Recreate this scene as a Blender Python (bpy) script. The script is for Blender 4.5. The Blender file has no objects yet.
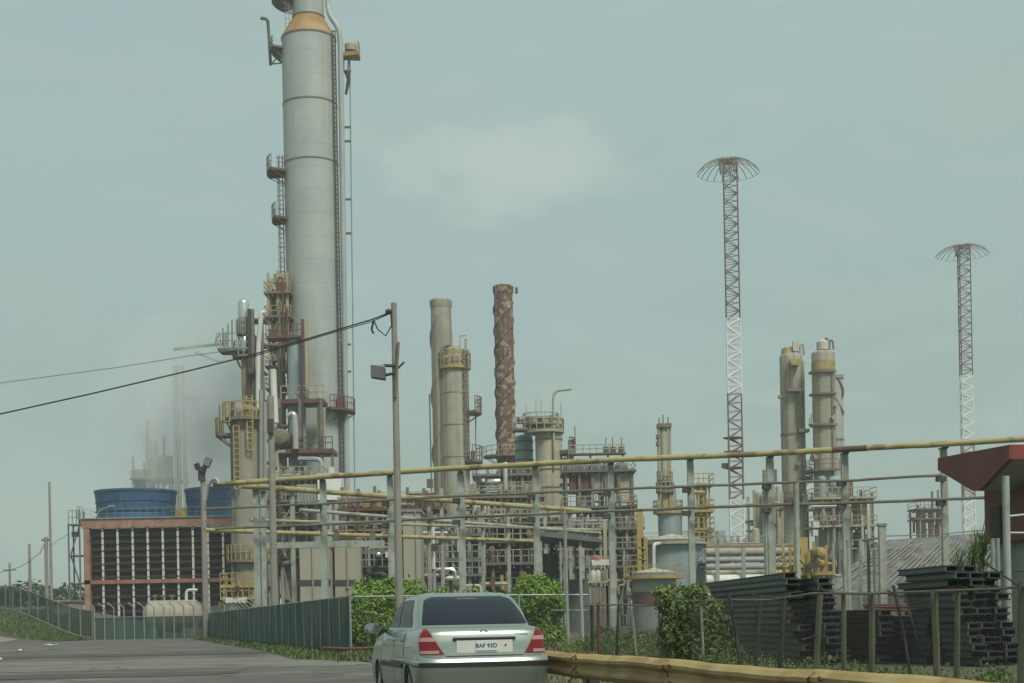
import bpy, math, random
from mathutils import Vector, Matrix
random.seed(7)
sc = bpy.context.scene
COL = sc.collection
R_ = math.radians
# ------------------------------------------------------------------ camera model
F = 1500.0; HY = 618.0; ROLL = 0.0195; CH = 1.2
cs, sn = math.cos(ROLL), math.sin(ROLL)
def W(x, y, Y):
    u = (x-512.0)/F; v = (HY-y)/F
    return Vector((Y*(u*cs+v*sn), Y, CH+Y*(-u*sn+v*cs)))
def GX(x, Y, z=0.0):
    u = (x-512.0)/F
    v = ((z-CH)/Y+u*sn)/cs
    return Y*(u*cs+v*sn)
def pxm(Y): return F/Y
def sstep(a, b, t):
    t = max(0.0, min(1.0, (t-a)/(b-a))); return t*t*(3-2*t)
def ground(x, y):
    return 3.0*sstep(-34.5, -52, x)*sstep(112, 138, y)

cam = bpy.data.cameras.new('camera'); camo = bpy.data.objects.new('camera', cam); COL.objects.link(camo)
M = Matrix(((cs, sn, 0, 0), (0, 0, -1, 0), (-sn, cs, 0, CH), (0, 0, 0, 1)))
camo.matrix_world = M
cam.sensor_width = 36.0; cam.sensor_fit = 'HORIZONTAL'
cam.lens = 36.0*F/1024.0
cam.shift_y = (HY-341.5)/1024.0
cam.clip_start = 0.1; cam.clip_end = 6000
sc.camera = camo

# ------------------------------------------------------------------ materials
def newmat(name):
    m = bpy.data.materials.new(name); m.use_nodes = True
    return m, m.node_tree.nodes, m.node_tree.links, m.node_tree.nodes['Principled BSDF']
def rgba(c): return (c[0], c[1], c[2], 1.0)
def weathered(name, c1, c2=None, rough=.65, metal=0., scale=.6, streak=None, samt=.4, sscale=1.2, patch=None, pamt=.5, pscale=.4, bump=.0, seam=0.):
    """base colour broken up by noise, vertical run-off streaks and patches of wear, in object metres"""
    m, n, l, b = newmat(name)
    if c2 is None: c2 = tuple(k*.72 for k in c1)
    tc = n.new('ShaderNodeTexCoord')
    nz = n.new('ShaderNodeTexNoise'); nz.inputs['Scale'].default_value = scale; nz.inputs['Detail'].default_value = 6; nz.inputs['Roughness'].default_value = .62
    l.new(tc.outputs['Object'], nz.inputs['Vector'])
    rp = n.new('ShaderNodeValToRGB'); rp.color_ramp.elements[0].position = .34; rp.color_ramp.elements[1].position = .66
    rp.color_ramp.elements[0].color = rgba(c2); rp.color_ramp.elements[1].color = rgba(c1)
    l.new(nz.outputs['Fac'], rp.inputs['Fac'])
    out = rp.outputs['Color']
    def layer(out, vecscale, sc_, lo, hi, col, amt):
        mp = n.new('ShaderNodeMapping'); mp.inputs['Scale'].default_value = vecscale
        l.new(tc.outputs['Object'], mp.inputs['Vector'])
        q = n.new('ShaderNodeTexNoise'); q.inputs['Scale'].default_value = sc_; q.inputs['Detail'].default_value = 5
        l.new(mp.outputs['Vector'], q.inputs['Vector'])
        mr = n.new('ShaderNodeMapRange'); mr.inputs['From Min'].default_value = lo; mr.inputs['From Max'].default_value = hi
        mr.inputs['To Max'].default_value = amt; l.new(q.outputs['Fac'], mr.inputs['Value'])
        mx = n.new('ShaderNodeMix'); mx.data_type = 'RGBA'; mx.inputs['B'].default_value = rgba(col)
        l.new(mr.outputs['Result'], mx.inputs['Factor']); l.new(out, mx.inputs['A'])
        return mx.outputs['Result']
    if streak: out = layer(out, (1, 1, .03), sscale, .5, .72, streak, samt)
    if patch: out = layer(out, (1, 1, 1), pscale, .52, .62, patch, pamt)
    if seam:
        sp = n.new('ShaderNodeSeparateXYZ'); l.new(tc.outputs['Object'], sp.inputs['Vector'])
        pp = n.new('ShaderNodeMath'); pp.operation = 'PINGPONG'; pp.inputs[1].default_value = seam/2; l.new(sp.outputs['Z'], pp.inputs[0])
        mr = n.new('ShaderNodeMapRange'); mr.inputs['From Min'].default_value = .10; mr.inputs['From Max'].default_value = .0; mr.inputs['To Max'].default_value = .27; l.new(pp.outputs['Value'], mr.inputs['Value'])
        mx = n.new('ShaderNodeMix'); mx.data_type = 'RGBA'; mx.inputs['B'].default_value = rgba(tuple(k*.45 for k in c2))
        l.new(mr.outputs['Result'], mx.inputs['Factor']); l.new(out, mx.inputs['A']); out = mx.outputs['Result']
    l.new(out, b.inputs['Base Color'])
    b.inputs['Roughness'].default_value = rough; b.inputs['Metallic'].default_value = metal
    if bump:
        bp = n.new('ShaderNodeBump'); bp.inputs['Strength'].default_value = bump; bp.inputs['Distance'].default_value = .05
        l.new(nz.outputs['Fac'], bp.inputs['Height']); l.new(bp.outputs['Normal'], b.inputs['Normal'])
    return m
def plain(name, c, rough=.5, metal=0., **kw):
    m, n, l, b = newmat(name)
    b.inputs['Base Color'].default_value = rgba(c); b.inputs['Roughness'].default_value = rough; b.inputs['Metallic'].default_value = metal
    for k, v in kw.items(): b.inputs[k.replace('_', ' ')].default_value = v
    return m
RUST = (.16, .075, .035)
MT = dict(
 steel=weathered('steel cladding', (.42, .455, .42), (.345, .38, .36), .5, 0, .25, (.33, .29, .19), .55, 1.1, (.30, .325, .305), .45, .2, seam=2.9),
 cone=weathered('rusted cone', (.42, .27, .10), (.33, .17, .055), .7, 0, .5, (.46, .36, .19), .65, .8),
 tan=weathered('tan painted steel', (.40, .375, .26), (.30, .28, .19), .65, 0, .5, (.20, .13, .07), .6, 1.5),
 grey=weathered('grey painted steel', (.33, .34, .31), (.25, .265, .245), .6, 0, .5, (.18, .13, .08), .4, 1.3),
 stackgrey=weathered('weathered grey stack', (.385, .37, .28), (.30, .29, .22), .7, 0, .3, (.22, .13, .07), .75, 1.3, (.22, .215, .17), .5, .35, seam=2.4),
 rustystack=weathered('mottled rusty stack', (.19, .098, .058), (.075, .045, .033), .85, 0, 1.1, (.24, .17, .12), .7, 2.2, (.36, .31, .23), .9, 1.3, .4),
 rust=weathered('rusty steel', (.17, .075, .045), (.09, .04, .028), .85, 0, 1.5, (.06, .035, .025), .5, 2, bump=.3),
 redsteel=weathered('red oxide steel', (.165, .075, .055), (.10, .05, .04), .75, 0, 1.2, (.08, .05, .04), .4, 2),
 brown=weathered('brown steel', (.22, .18, .13), (.145, .115, .083), .8, 0, 1.2),
 yellow=weathered('faded yellow paint', (.42, .34, .12), (.33, .25, .08), .6, 0, .6, (.16, .09, .04), .6, 2.0, (.22, .14, .06), .6, 1.3),
 rackyellow=weathered('chalky yellow pipe paint', (.42, .36, .17), (.34, .29, .13), .65, 0, .5, None, 0, 1, (.15, .09, .05), .75, .9),
 oldpipe=weathered('dark weathered pipe', (.20, .20, .155), (.12, .115, .085), .75, 0, .7, None, 0, 1, (.15, .08, .045), .6, .6),
 brightyellow=weathered('safety yellow paint', (.42, .32, .09), (.33, .24, .07), .65, 0, .9, (.18, .10, .04), .55, 2),
 palepost=weathered('pale green grey paint', (.37, .41, .35), (.28, .31, .265), .7, 0, .7, (.16, .12, .08), .55, 2.2, (.2, .14, .09), .45, 1.6),
 concrete=weathered('weathered concrete', (.30, .285, .24), (.23, .215, .18), .9, 0, 1.2, (.17, .15, .12), .5, 2.5, bump=.2),
 silver=weathered('aluminium jacketing', (.62, .63, .61), (.52, .53, .51), .32, .7, .8),
 white=weathered('white paint', (.66, .66, .60), (.55, .55, .5), .55, 0, .6, (.35, .3, .22), .3, 2),
 offwhite=weathered('cream roof paint', (.52, .50, .41), (.44, .42, .34), .6, 0, .4, (.3, .22, .12), .4, 1),
 dark=weathered('dark mottled machinery', (.07, .068, .06), (.04, .04, .037), .8),  # near-black mottled base for machinery and small fittings
 darkgrey=weathered('dark grey steel', (.15, .155, .145), (.095, .10, .093), .7, 0, 1.),
 blue=weathered('blue fibreglass', (.035, .108, .215), (.022, .074, .152), .6, 0, .5, (.06, .14, .22), .7, 2.2, (.02, .06, .12), .5, .5),
 bluegrey=weathered('blue grey tank paint', (.27, .34, .34), (.22, .28, .285), .6, 0, .3, (.2, .2, .16), .4, 1),
 beigewall=weathered('beige rendered wall', (.38, .36, .27), (.32, .30, .23), .9, 0, .35, (.22, .2, .15), .5, 1.2),
 orange=weathered('salmon painted timber', (.37, .205, .145), (.28, .15, .105), .8, 0, .5, (.42, .33, .25), .5, 2, (.14, .08, .05), .5, .9),
 redbeam=weathered('red beam paint', (.32, .13, .10), (.25, .095, .07), .75, 0, .8, (.4, .3, .25), .4, 2.4),
 louvre=weathered('dark louvre board', (.024, .012, .013), (.012, .007, .008), .9),
 pink=weathered('magenta band paint', (.14, .06, .078), (.11, .05, .062), .7, 0, .5),
 mastred=weathered('faded mast red', (.22, .11, .095), (.15, .08, .07), .85),
 mastwhite=weathered('mast white', (.80, .80, .76), (.68, .68, .64), .7),
 mastrust=weathered('mast rusty pink', (.30, .19, .16), (.19, .11, .09), .8, 0, .5),
 wire=plain('black cable', (.02, .021, .021), .7),
 greywire=plain('grey wire', (.16, .175, .17), .7),
 galv=weathered('galvanised tube', (.34, .36, .34), (.25, .27, .255), .5, .4, 3),
 darkpost=weathered('dark weathered post', (.06, .058, .045), (.035, .033, .026), .9, 0, 3),
 woodpost=weathered('old timber post', (.145, .14, .09), (.09, .085, .058), .95, 0, 2, (.07, .06, .045), .5, 6),
 beam=weathered('dark green grey beam', (.045, .062, .055), (.027, .036, .034), .55, .2, 1.2, None, 0, 1, (.09, .08, .065), .5, 1.6),
 beamface=weathered('paler beam web', (.14, .17, .15), (.085, .108, .096), .5, .2, 1.2, None, 0, 1, (.11, .09, .07), .4, 1.8),  # paler copy of the beam colour for the left-hand web
 guard=weathered('yellow ochre guardrail', (.42, .315, .125), (.33, .23, .085), .65, 0, 2.5, None, 0, 1, (.24, .14, .055), .6, 1.4, .1),
 roofred=weathered('shaded red fascia and brown wall', (.21, .072, .052), (.165, .057, .042), .75, 0, .8, (.1, .05, .04), .4, 2),  # roof red with the side's shade in its colour; also the brown cabin wall
 corrug=weathered('grey corrugated sheet', (.16, .16, .142), (.085, .086, .078), .9, 0, .35, None, 0, 1, (.235, .23, .205), .6, .9),
 trunk=weathered('bark', (.11, .08, .055), (.06, .045, .03), .95, 0, 6),
 glass=plain('window glass', (.02, .025, .028), .08),
 rubber=plain('tyre rubber', (.018, .018, .018), .85),
 alloy=plain('wheel alloy', (.5, .5, .5), .35, .8),
 black=plain('black trim', (.012, .012, .013), .45),
 lampglass=plain('floodlight glass', (.32, .34, .34), .15),
 tint=plain('tinted car glass', (.010, .014, .022), .07), sidetint=plain('dark tinted side glass', (.004, .005, .006), .15, IOR=1.12), mirror=plain('mirror silvering', (.35, .38, .38), .08, .95),
 lampred=plain('red tail lamp', (.18, .008, .013), .15),
 lampclear=plain('clear lamp lens', (.42, .22, .20), .15),
 plate=plain('plate white', (.62, .64, .62), .4),
 plateink=plain('plate ink', (.03, .04, .07), .5),
 plateblue=plain('plate lower line', (.10, .14, .28), .5),
 chrome=plain('chrome', (.7, .7, .7), .15, 1.),
)
def stripmat():
    m, n, l, b = newmat('stained drip strip with dark gaps')
    tc = n.new('ShaderNodeTexCoord'); sp = n.new('ShaderNodeSeparateXYZ'); l.new(tc.outputs['Object'], sp.inputs['Vector'])
    w = n.new('ShaderNodeMath'); w.operation = 'PINGPONG'; w.inputs[1].default_value = .39; l.new(sp.outputs['Z'], w.inputs[0])
    nz = n.new('ShaderNodeTexNoise'); nz.inputs['Scale'].default_value = 1.1; l.new(tc.outputs['Object'], nz.inputs['Vector'])
    ad = n.new('ShaderNodeMath'); ad.operation = 'MULTIPLY_ADD'; ad.inputs[1].default_value = .35; l.new(nz.outputs['Fac'], ad.inputs[0]); l.new(w.outputs['Value'], ad.inputs[2])
    rp = n.new('ShaderNodeValToRGB'); e = rp.color_ramp.elements; e[0].position = .20; e[1].position = .30; e[0].color = (.12, .09, .08, 1); e[1].color = (.62, .60, .55, 1)
    l.new(ad.outputs['Value'], rp.inputs['Fac']); l.new(rp.outputs['Color'], b.inputs['Base Color']); b.inputs['Roughness'].default_value = .8
    return m
MT['dripstrip'] = stripmat()
def carpaint():
    m, n, l, b = newmat('pale green metallic car paint')
    b.inputs['Base Color'].default_value = (.36, .405, .35, 1); b.inputs['Metallic'].default_value = .8; b.inputs['Roughness'].default_value = .34
    b.inputs['Coat Weight'].default_value = .6; b.inputs['Coat Roughness'].default_value = .08
    return m
MT['paint'] = carpaint()
def leafmat(name, a, b2):
    m, n, l, b = newmat(name)
    tc = n.new('ShaderNodeTexCoord'); nz = n.new('ShaderNodeTexNoise'); nz.inputs['Scale'].default_value = 1.6; nz.inputs['Detail'].default_value = 8; nz.inputs['Roughness'].default_value = .8
    l.new(tc.outputs['Object'], nz.inputs['Vector'])
    rp = n.new('ShaderNodeValToRGB'); rp.color_ramp.elements[0].position = .38; rp.color_ramp.elements[1].position = .64
    rp.color_ramp.elements[0].color = rgba(a); rp.color_ramp.elements[1].color = rgba(b2)
    l.new(nz.outputs['Fac'], rp.inputs['Fac']); l.new(rp.outputs['Color'], b.inputs['Base Color'])
    b.inputs['Roughness'].default_value = .6
    tr = n.new('ShaderNodeBsdfTranslucent'); l.new(rp.outputs['Color'], tr.inputs['Color'])
    ms = n.new('ShaderNodeMixShader'); ms.inputs['Fac'].default_value = .15
    l.new(b.outputs['BSDF'], ms.inputs[1]); l.new(tr.outputs['BSDF'], ms.inputs[2]); l.new(ms.outputs['Shader'], n['Material Output'].inputs['Surface'])
    return m
MT['leaf'] = leafmat('bright hedge leaf', (.08, .16, .016), (.29, .44, .06))
MT['leafdark'] = leafmat('vine leaf', (.05, .09, .018), (.19, .25, .05))
MT['leaffar'] = leafmat('far foliage', (.03, .055, .025), (.06, .09, .04))
MT['yucca'] = leafmat('yucca blade', (.16, .25, .05), (.32, .44, .10))
MT['grass'] = leafmat('grass blade', (.06, .09, .025), (.11, .16, .045))
MT['drygrass'] = leafmat('dry grass', (.14, .13, .06), (.20, .18, .09))
def screenmat(open_=.06):
    """dark green woven privacy mesh of a fence: lets a little light through"""
    m, n, l, b = newmat('green fence mesh')
    tc = n.new('ShaderNodeTexCoord'); nz = n.new('ShaderNodeTexNoise'); nz.inputs['Scale'].default_value = .7; nz.inputs['Detail'].default_value = 6
    mp = n.new('ShaderNodeMapping'); mp.inputs['Scale'].default_value = (1, 1, .35)
    l.new(tc.outputs['Object'], mp.inputs['Vector']); l.new(mp.outputs['Vector'], nz.inputs['Vector'])
    rp = n.new('ShaderNodeValToRGB'); rp.color_ramp.elements[0].position = .35; rp.color_ramp.elements[1].position = .7
    rp.color_ramp.elements[0].color = (.006, .038, .029, 1); rp.color_ramp.elements[1].color = (.024, .085, .066, 1)
    l.new(nz.outputs['Fac'], rp.inputs['Fac']); l.new(rp.outputs['Color'], b.inputs['Base Color']); b.inputs['Roughness'].default_value = .8
    t = n.new('ShaderNodeBsdfTransparent'); ms = n.new('ShaderNodeMixShader'); ms.inputs['Fac'].default_value = open_
    l.new(b.outputs['BSDF'], ms.inputs[1]); l.new(t.outputs['BSDF'], ms.inputs[2]); l.new(ms.outputs['Shader'], n['Material Output'].inputs['Surface'])
    return m
MT['screen'] = screenmat()
MT['screenthin'] = screenmat(.22)

# ------------------------------------------------------------------ mesh builder
class MB:
    def __init__(s): s.v = []; s.f = []
    def quad(s, *p):
        i = len(s.v); s.v += [Vector(q) for q in p]; s.f.append(tuple(range(i, i+len(p))))
    def bx(s, x0, x1, y0, y1, z0, z1):
        i = len(s.v)
        s.v += [Vector(p) for p in ((x0,y0,z0),(x1,y0,z0),(x1,y1,z0),(x0,y1,z0),(x0,y0,z1),(x1,y0,z1),(x1,y1,z1),(x0,y1,z1))]
        for f in ((0,3,2,1),(4,5,6,7),(0,1,5,4),(1,2,6,5),(2,3,7,6),(3,0,4,7)): s.f.append(tuple(i+k for k in f))
    def box(s, c, d, rz=0., tilt=None):
        i = len(s.v); s.bx(-d[0]/2, d[0]/2, -d[1]/2, d[1]/2, -d[2]/2, d[2]/2)
        m = Matrix.Rotation(rz, 3, 'Z')
        if tilt: m = m @ Matrix.Rotation(tilt[0], 3, 'X') @ Matrix.Rotation(tilt[1], 3, 'Y')
        for k in range(i, len(s.v)): s.v[k] = m @ s.v[k] + Vector(c)
    def path(s, pts, r, n=8, caps=True, r2=None):
        pts = [Vector(p) for p in pts]; N = len(pts); base = len(s.v); prev = None
        for k, p in enumerate(pts):
            d = (pts[min(k+1, N-1)]-pts[max(k-1, 0)])
            if d.length < 1e-9: d = Vector((0,0,1))
            d.normalize()
            a = prev if prev is not None else (Vector((1,0,0)) if abs(d.z) > .9 else Vector((0,0,1)))
            a = (a-d*a.dot(d)); a.normalize(); prev = a; b = d.cross(a)
            rr = r if r2 is None else r+(r2-r)*k/(N-1)
            for j in range(n):
                t = 2*math.pi*(j+.5)/n; s.v.append(p+a*math.cos(t)*rr+b*math.sin(t)*rr)
        for k in range(N-1):
            for j in range(n):
                s.f.append((base+k*n+j, base+k*n+(j+1) % n, base+(k+1)*n+(j+1) % n, base+(k+1)*n+j))
        if caps:
            s.f.append(tuple(base+j for j in range(n))[::-1]); s.f.append(tuple(base+(N-1)*n+j for j in range(n)))
    def tube(s, a, b, r, n=6, r2=None): s.path([a, b], r, n, True, r2)
    def lathe(s, prof, n=32, c=(0,0,0), axis='z', close=True):
        base = len(s.v); c = Vector(c)
        for r, z in prof:
            for j in range(n):
                t = 2*math.pi*j/n
                if axis == 'z': p = Vector((r*math.cos(t), r*math.sin(t), z))
                elif axis == 'x': p = Vector((z, r*math.cos(t), r*math.sin(t)))
                else: p = Vector((r*math.cos(t), z, -r*math.sin(t)))
                s.v.append(c+p)
        N = len(prof)
        for k in range(N-1):
            for j in range(n): s.f.append((base+k*n+j, base+k*n+(j+1) % n, base+(k+1)*n+(j+1) % n, base+(k+1)*n+j))
        if close:
            s.f.append(tuple(base+j for j in range(n))[::-1]); s.f.append(tuple(base+(N-1)*n+j for j in range(n)))
    def sector(s, c, ri, ro, z0, z1, a0, a1, n=12):
        base = len(s.v)
        for k in range(n+1):
            t = R_(a0+(a1-a0)*k/n); ct, st = math.cos(t), math.sin(t)
            for r, z in ((ri, z0), (ro, z0), (ro, z1), (ri, z1)): s.v.append(Vector((c[0]+r*ct, c[1]+r*st, z)))
        for k in range(n):
            for j in range(4): s.f.append((base+k*4+j, base+k*4+(j+1) % 4, base+k*4+4+(j+1) % 4, base+k*4+4+j))
        s.f.append((base, base+1, base+2, base+3)[::-1]); s.f.append(tuple(base+n*4+j for j in range(4)))
    def prism(s, poly, axis, a, b):
        """poly: 2-D outline, extruded from a to b along axis"""
        base = len(s.v); n = len(poly)
        for t in (a, b):
            for p, q in poly: s.v.append(Vector({'x': (t, p, q), 'y': (p, t, q), 'z': (p, q, t)}[axis]))
        s.f.append(tuple(range(base, base+n))); s.f.append(tuple(range(base+n, base+2*n))[::-1])
        for j in range(n): s.f.append((base+j, base+n+j, base+n+(j+1) % n, base+(j+1) % n))
    def build(s, name, mat, parent=None, smooth=True, loc=None):
        me = bpy.data.meshes.new(name); me.from_pydata([tuple(v) for v in s.v], [], s.f); me.update()
        mats = mat if isinstance(mat, (list, tuple)) else [mat]
        for k in mats: me.materials.append(MT[k] if isinstance(k, str) else k)
        if smooth and len(me.polygons):
            me.polygons.foreach_set('use_smooth', [True]*len(me.polygons)); me.set_sharp_from_angle(angle=R_(38))
        o = bpy.data.objects.new(name, me); COL.objects.link(o)
        if parent is not None: o.parent = parent
        if loc is not None: o.location = loc
        return o
def tag(o, label, cat, group=None):
    o['label'] = label; o['category'] = cat
    if group: o['group'] = group
    return o
class T:
    """a thing: an Empty at its base on the ground; parts are built in metres from that base"""
    def __init__(s, name, label, cat, x=None, y=None, Y=None, loc=None, group=None, rz=0.):
        if loc is None:
            p = W(x, y, Y); loc = Vector((p.x, Y, ground(p.x, Y)))
        s.loc = Vector(loc); s.Y = s.loc.y
        s.e = bpy.data.objects.new(name, None); COL.objects.link(s.e); s.e.location = s.loc; s.e.rotation_euler = (0, 0, rz)
        s.e.empty_display_size = .5
        tag(s.e, label, cat, group)
    def L(s, x, y, dy=0.):
        p = W(x, y, s.Y+dy); return Vector((p.x-s.loc.x, dy, p.z-s.loc.z))
    def X(s, x, y, dy=0.): return s.L(x, y, dy).x
    def Z(s, x, y, dy=0.): return s.L(x, y, dy).z
    def part(s, name, mb, mat, parent=None, label=None, smooth=True):
        o = mb.build(name, mat, parent or s.e, smooth)
        if label: o['label'] = label
        return o
def struct(name, mb, mat, smooth=True):
    o = mb.build(name, mat, None, smooth); o['kind'] = 'structure'; return o
def copy_tree(o, parent=None):
    c = o.copy(); COL.objects.link(c)
    if parent is not None: c.parent = parent
    for ch in list(o.children): copy_tree(ch, c)
    return c

# ------------------------------------------------------------------ part helpers
def rail_arc(mb, c, r, z, a0, a1, h=1.15, n=8, t=.05, ends=None):
    P = [(c[0]+r*math.cos(R_(a0+(a1-a0)*k/n)), c[1]+r*math.sin(R_(a0+(a1-a0)*k/n))) for k in range(n+1)]
    rail_line(mb, P, z, h, t)
def rail_line(mb, P, z, h=1.15, t=.05):
    for (x, y) in P: mb.tube((x, y, z), (x, y, z+h), t, 4)
    for f in (.5, 1.): mb.path([(x, y, z+h*f) for x, y in P], t, 4)
def platform(th, c, ri, ro, z, a0, a1, mat='redsteel', rmat=None, n=10, thick=.25, h=1.15, t=.055, brackets=True):
    mb = MB(); mb.sector(c, ri, ro, z-thick, z, a0, a1, n)
    if brackets:
        for k in range(0, n+1, 3):
            a = R_(a0+(a1-a0)*k/n); ca, sa = math.cos(a), math.sin(a)
            mb.tube((c[0]+ri*ca, c[1]+ri*sa, z-thick-1.1), (c[0]+(ro-.15)*ca, c[1]+(ro-.15)*sa, z-thick), .06, 4)
    d = th.part('platform', mb, mat)
    mb = MB(); rail_arc(mb, c, ro-.06, z, a0, a1, h, n, t)
    th.part('railing', mb, rmat or mat, d)
    return d
def ladder(th, x, y, z0, z1, mat='rust', w=.5, cage=True, face=-1, r=.05):
    mb = MB()
    for sx in (-w/2, w/2): mb.tube((x+sx, y, z0), (x+sx, y, z1), r, 4)
    k = z0
    while k < z1: mb.tube((x-w/2, y, k), (x+w/2, y, k), r*.7, 4); k += .6
    if cage:
        k = z0+2.2
        while k < z1:
            mb.path([(x+.42*math.cos(R_(t)), y+face*(.1+.6*math.sin(R_(t))), k) for t in range(0, 181, 30)], r*.6, 4); k += 1.6
        for t in (30, 90, 150): mb.tube((x+.42*math.cos(R_(t)), y+face*(.1+.6*math.sin(R_(t))), z0+2.2), (x+.42*math.cos(R_(t)), y+face*(.1+.6*math.sin(R_(t))), z1), r*.5, 4)
    return th.part('ladder', mb, mat)
def vessel_prof(r, z0, z1, head=.5, n=5):
    p = [(r, z0), (r, z1)]
    for k in range(1, n+1):
        a = math.pi/2*k/n; p.append((max(.01, r*math.cos(a)), z1+r*head*math.sin(a)))
    return p
def pipe(th, pts, r, mat='grey', n=8, bend=True, name='pipe', parent=None):
    pts = [Vector(p) for p in pts]
    if bend and len(pts) > 2:
        out = [pts[0]]
        for k in range(1, len(pts)-1):
            a, b, c = pts[k-1], pts[k], pts[k+1]
            d = min(r*2.6, (a-b).length*.45, (c-b).length*.45)
            p, q = b+(a-b).normalized()*d, b+(c-b).normalized()*d
            for i in range(5):
                t = i/4; out.append(p*(1-t)**2+b*2*t*(1-t)+q*t*t)
        pts = out+[pts[-1]]
    mb = MB(); mb.path(pts, r, n); return th.part(name, mb, mat, parent)

# ------------------------------------------------------------------ world, sun, haze
world = bpy.data.worlds.new('World'); sc.world = world; world.use_nodes = True
def make_world(el, az):
    n, l = world.node_tree.nodes, world.node_tree.links
    bg = n['Background']
    sky = n.new('ShaderNodeTexSky'); sky.sky_type = 'NISHITA'; sky.sun_disc = False
    sky.sun_elevation = el; sky.sun_rotation = az; sky.air_density = 1.3; sky.dust_density = 3.0
    tc = n.new('ShaderNodeTexCoord')
    def noise(scale, detail, vs=(1, 1, 1)):
        mp = n.new('ShaderNodeMapping'); mp.inputs['Scale'].default_value = vs; l.new(tc.outputs['Generated'], mp.inputs['Vector'])
        q = n.new('ShaderNodeTexNoise'); q.inputs['Scale'].default_value = scale; q.inputs['Detail'].default_value = detail
        l.new(mp.outputs['Vector'], q.inputs['Vector']); return q.outputs['Fac']
    def ramp(fac, a, b, lo, hi):
        r = n.new('ShaderNodeMapRange'); r.interpolation_type = 'SMOOTHSTEP'
        r.inputs['From Min'].default_value = a; r.inputs['From Max'].default_value = b; r.inputs['To Min'].default_value = lo; r.inputs['To Max'].default_value = hi
        l.new(fac, r.inputs['Value']); return r.outputs['Result']
    def mix(fac, A, B):
        m = n.new('ShaderNodeMix'); m.data_type = 'RGBA'
        for key, q in (('Factor', fac), ('A', A), ('B', B)):
            if isinstance(q, (int, float)): m.inputs[key].default_value = q
            elif isinstance(q, tuple): m.inputs[key].default_value = rgba(q)
            else: l.new(q, m.inputs[key])
        return m.outputs['Result']
    sep = n.new('ShaderNodeSeparateXYZ'); l.new(tc.outputs['Generated'], sep.inputs['Vector'])
    z = sep.outputs['Z']
    deck = mix(ramp(z, .0, .38, 0, 1), SKY_LOW, SKY_HIGH)             # overcast deck, a little darker and greener low down
    deck = mix(ramp(noise(3.2, 5, (1, 1, 2.2)), .42, .68, 0, .55), deck, SKY_GREY)
    deck = mix(ramp(noise(6.0, 6, (1, 1, 2.5)), .46, .70, 0, .6), deck, SKY_WARM)
    deck = mix(ramp(noise(14, 7, (1, 1, 3)), .5, .75, 0, .25), deck, SKY_CLOUD)
    # one low brighter cloud bank, long and soft
    d0 = Vector((.022, 1, .295)).normalized()
    vm = n.new('ShaderNodeVectorMath'); vm.operation = 'SUBTRACT'; vm.inputs[1].default_value = d0; l.new(tc.outputs['Generated'], vm.inputs[0])
    vs = n.new('ShaderNodeVectorMath'); vs.operation = 'MULTIPLY'; vs.inputs[1].default_value = (1/.10, 0, 1/.030); l.new(vm.outputs['Vector'], vs.inputs[0])
    ln = n.new('ShaderNodeVectorMath'); ln.operation = 'LENGTH'; l.new(vs.outputs['Vector'], ln.inputs[0])
    ad = n.new('ShaderNodeMath'); ad.operation = 'ADD'; l.new(ln.outputs['Value'], ad.inputs[0])
    nn = ramp(noise(9, 7, (1, 1, 1.7)), .3, .7, -.38, .38); l.new(nn, ad.inputs[1])
    yy = n.new('ShaderNodeMath'); yy.operation = 'GREATER_THAN'; yy.inputs[1].default_value = 0; l.new(sep.outputs['Y'], yy.inputs[0])
    mu = n.new('ShaderNodeMath'); mu.operation = 'MULTIPLY'; l.new(ramp(ad.outputs['Value'], .5, 1.05, .8, 0), mu.inputs[0]); l.new(yy.outputs['Value'], mu.inputs[1])
    deck = mix(mu.outputs['Value'], deck, SKY_CLOUD)
    out = mix(.88, sky.outputs['Color'], deck)
    l.new(out, bg.inputs['Color']); bg.inputs['Strength'].default_value = .1
SKY_LOW = (2.4, 3.28, 2.95); SKY_HIGH = (3.12, 4.2, 3.95); SKY_GREY = (3.0, 3.9, 3.9); SKY_WARM = (3.3, 4.15, 3.6); SKY_CLOUD = (4.15, 4.9, 4.2)
SUN_EL, SUN_AZ = R_(52), R_(150)      # azimuth clockwise from +Y: behind the camera, to the right
make_world(SUN_EL, SUN_AZ)
sun = bpy.data.lights.new('sun', 'SUN'); sun.energy = 2.2; sun.angle = R_(14); sun.color = (1, .97, .90)
suno = bpy.data.objects.new('sun', sun); COL.objects.link(suno)
sd = Vector((math.sin(SUN_AZ)*math.cos(SUN_EL), math.cos(SUN_AZ)*math.cos(SUN_EL), math.sin(SUN_EL)))
suno.rotation_euler = (-sd).to_track_quat('-Z', 'Y').to_euler(); suno.location = sd*300
sc.view_settings.view_transform = 'Standard'; sc.view_settings.look = 'None'; sc.view_settings.gamma = 1; sc.view_settings.exposure = 0.34
sc.view_settings.use_curve_mapping = False
sc.cycles.volume_bounces = 2
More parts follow.
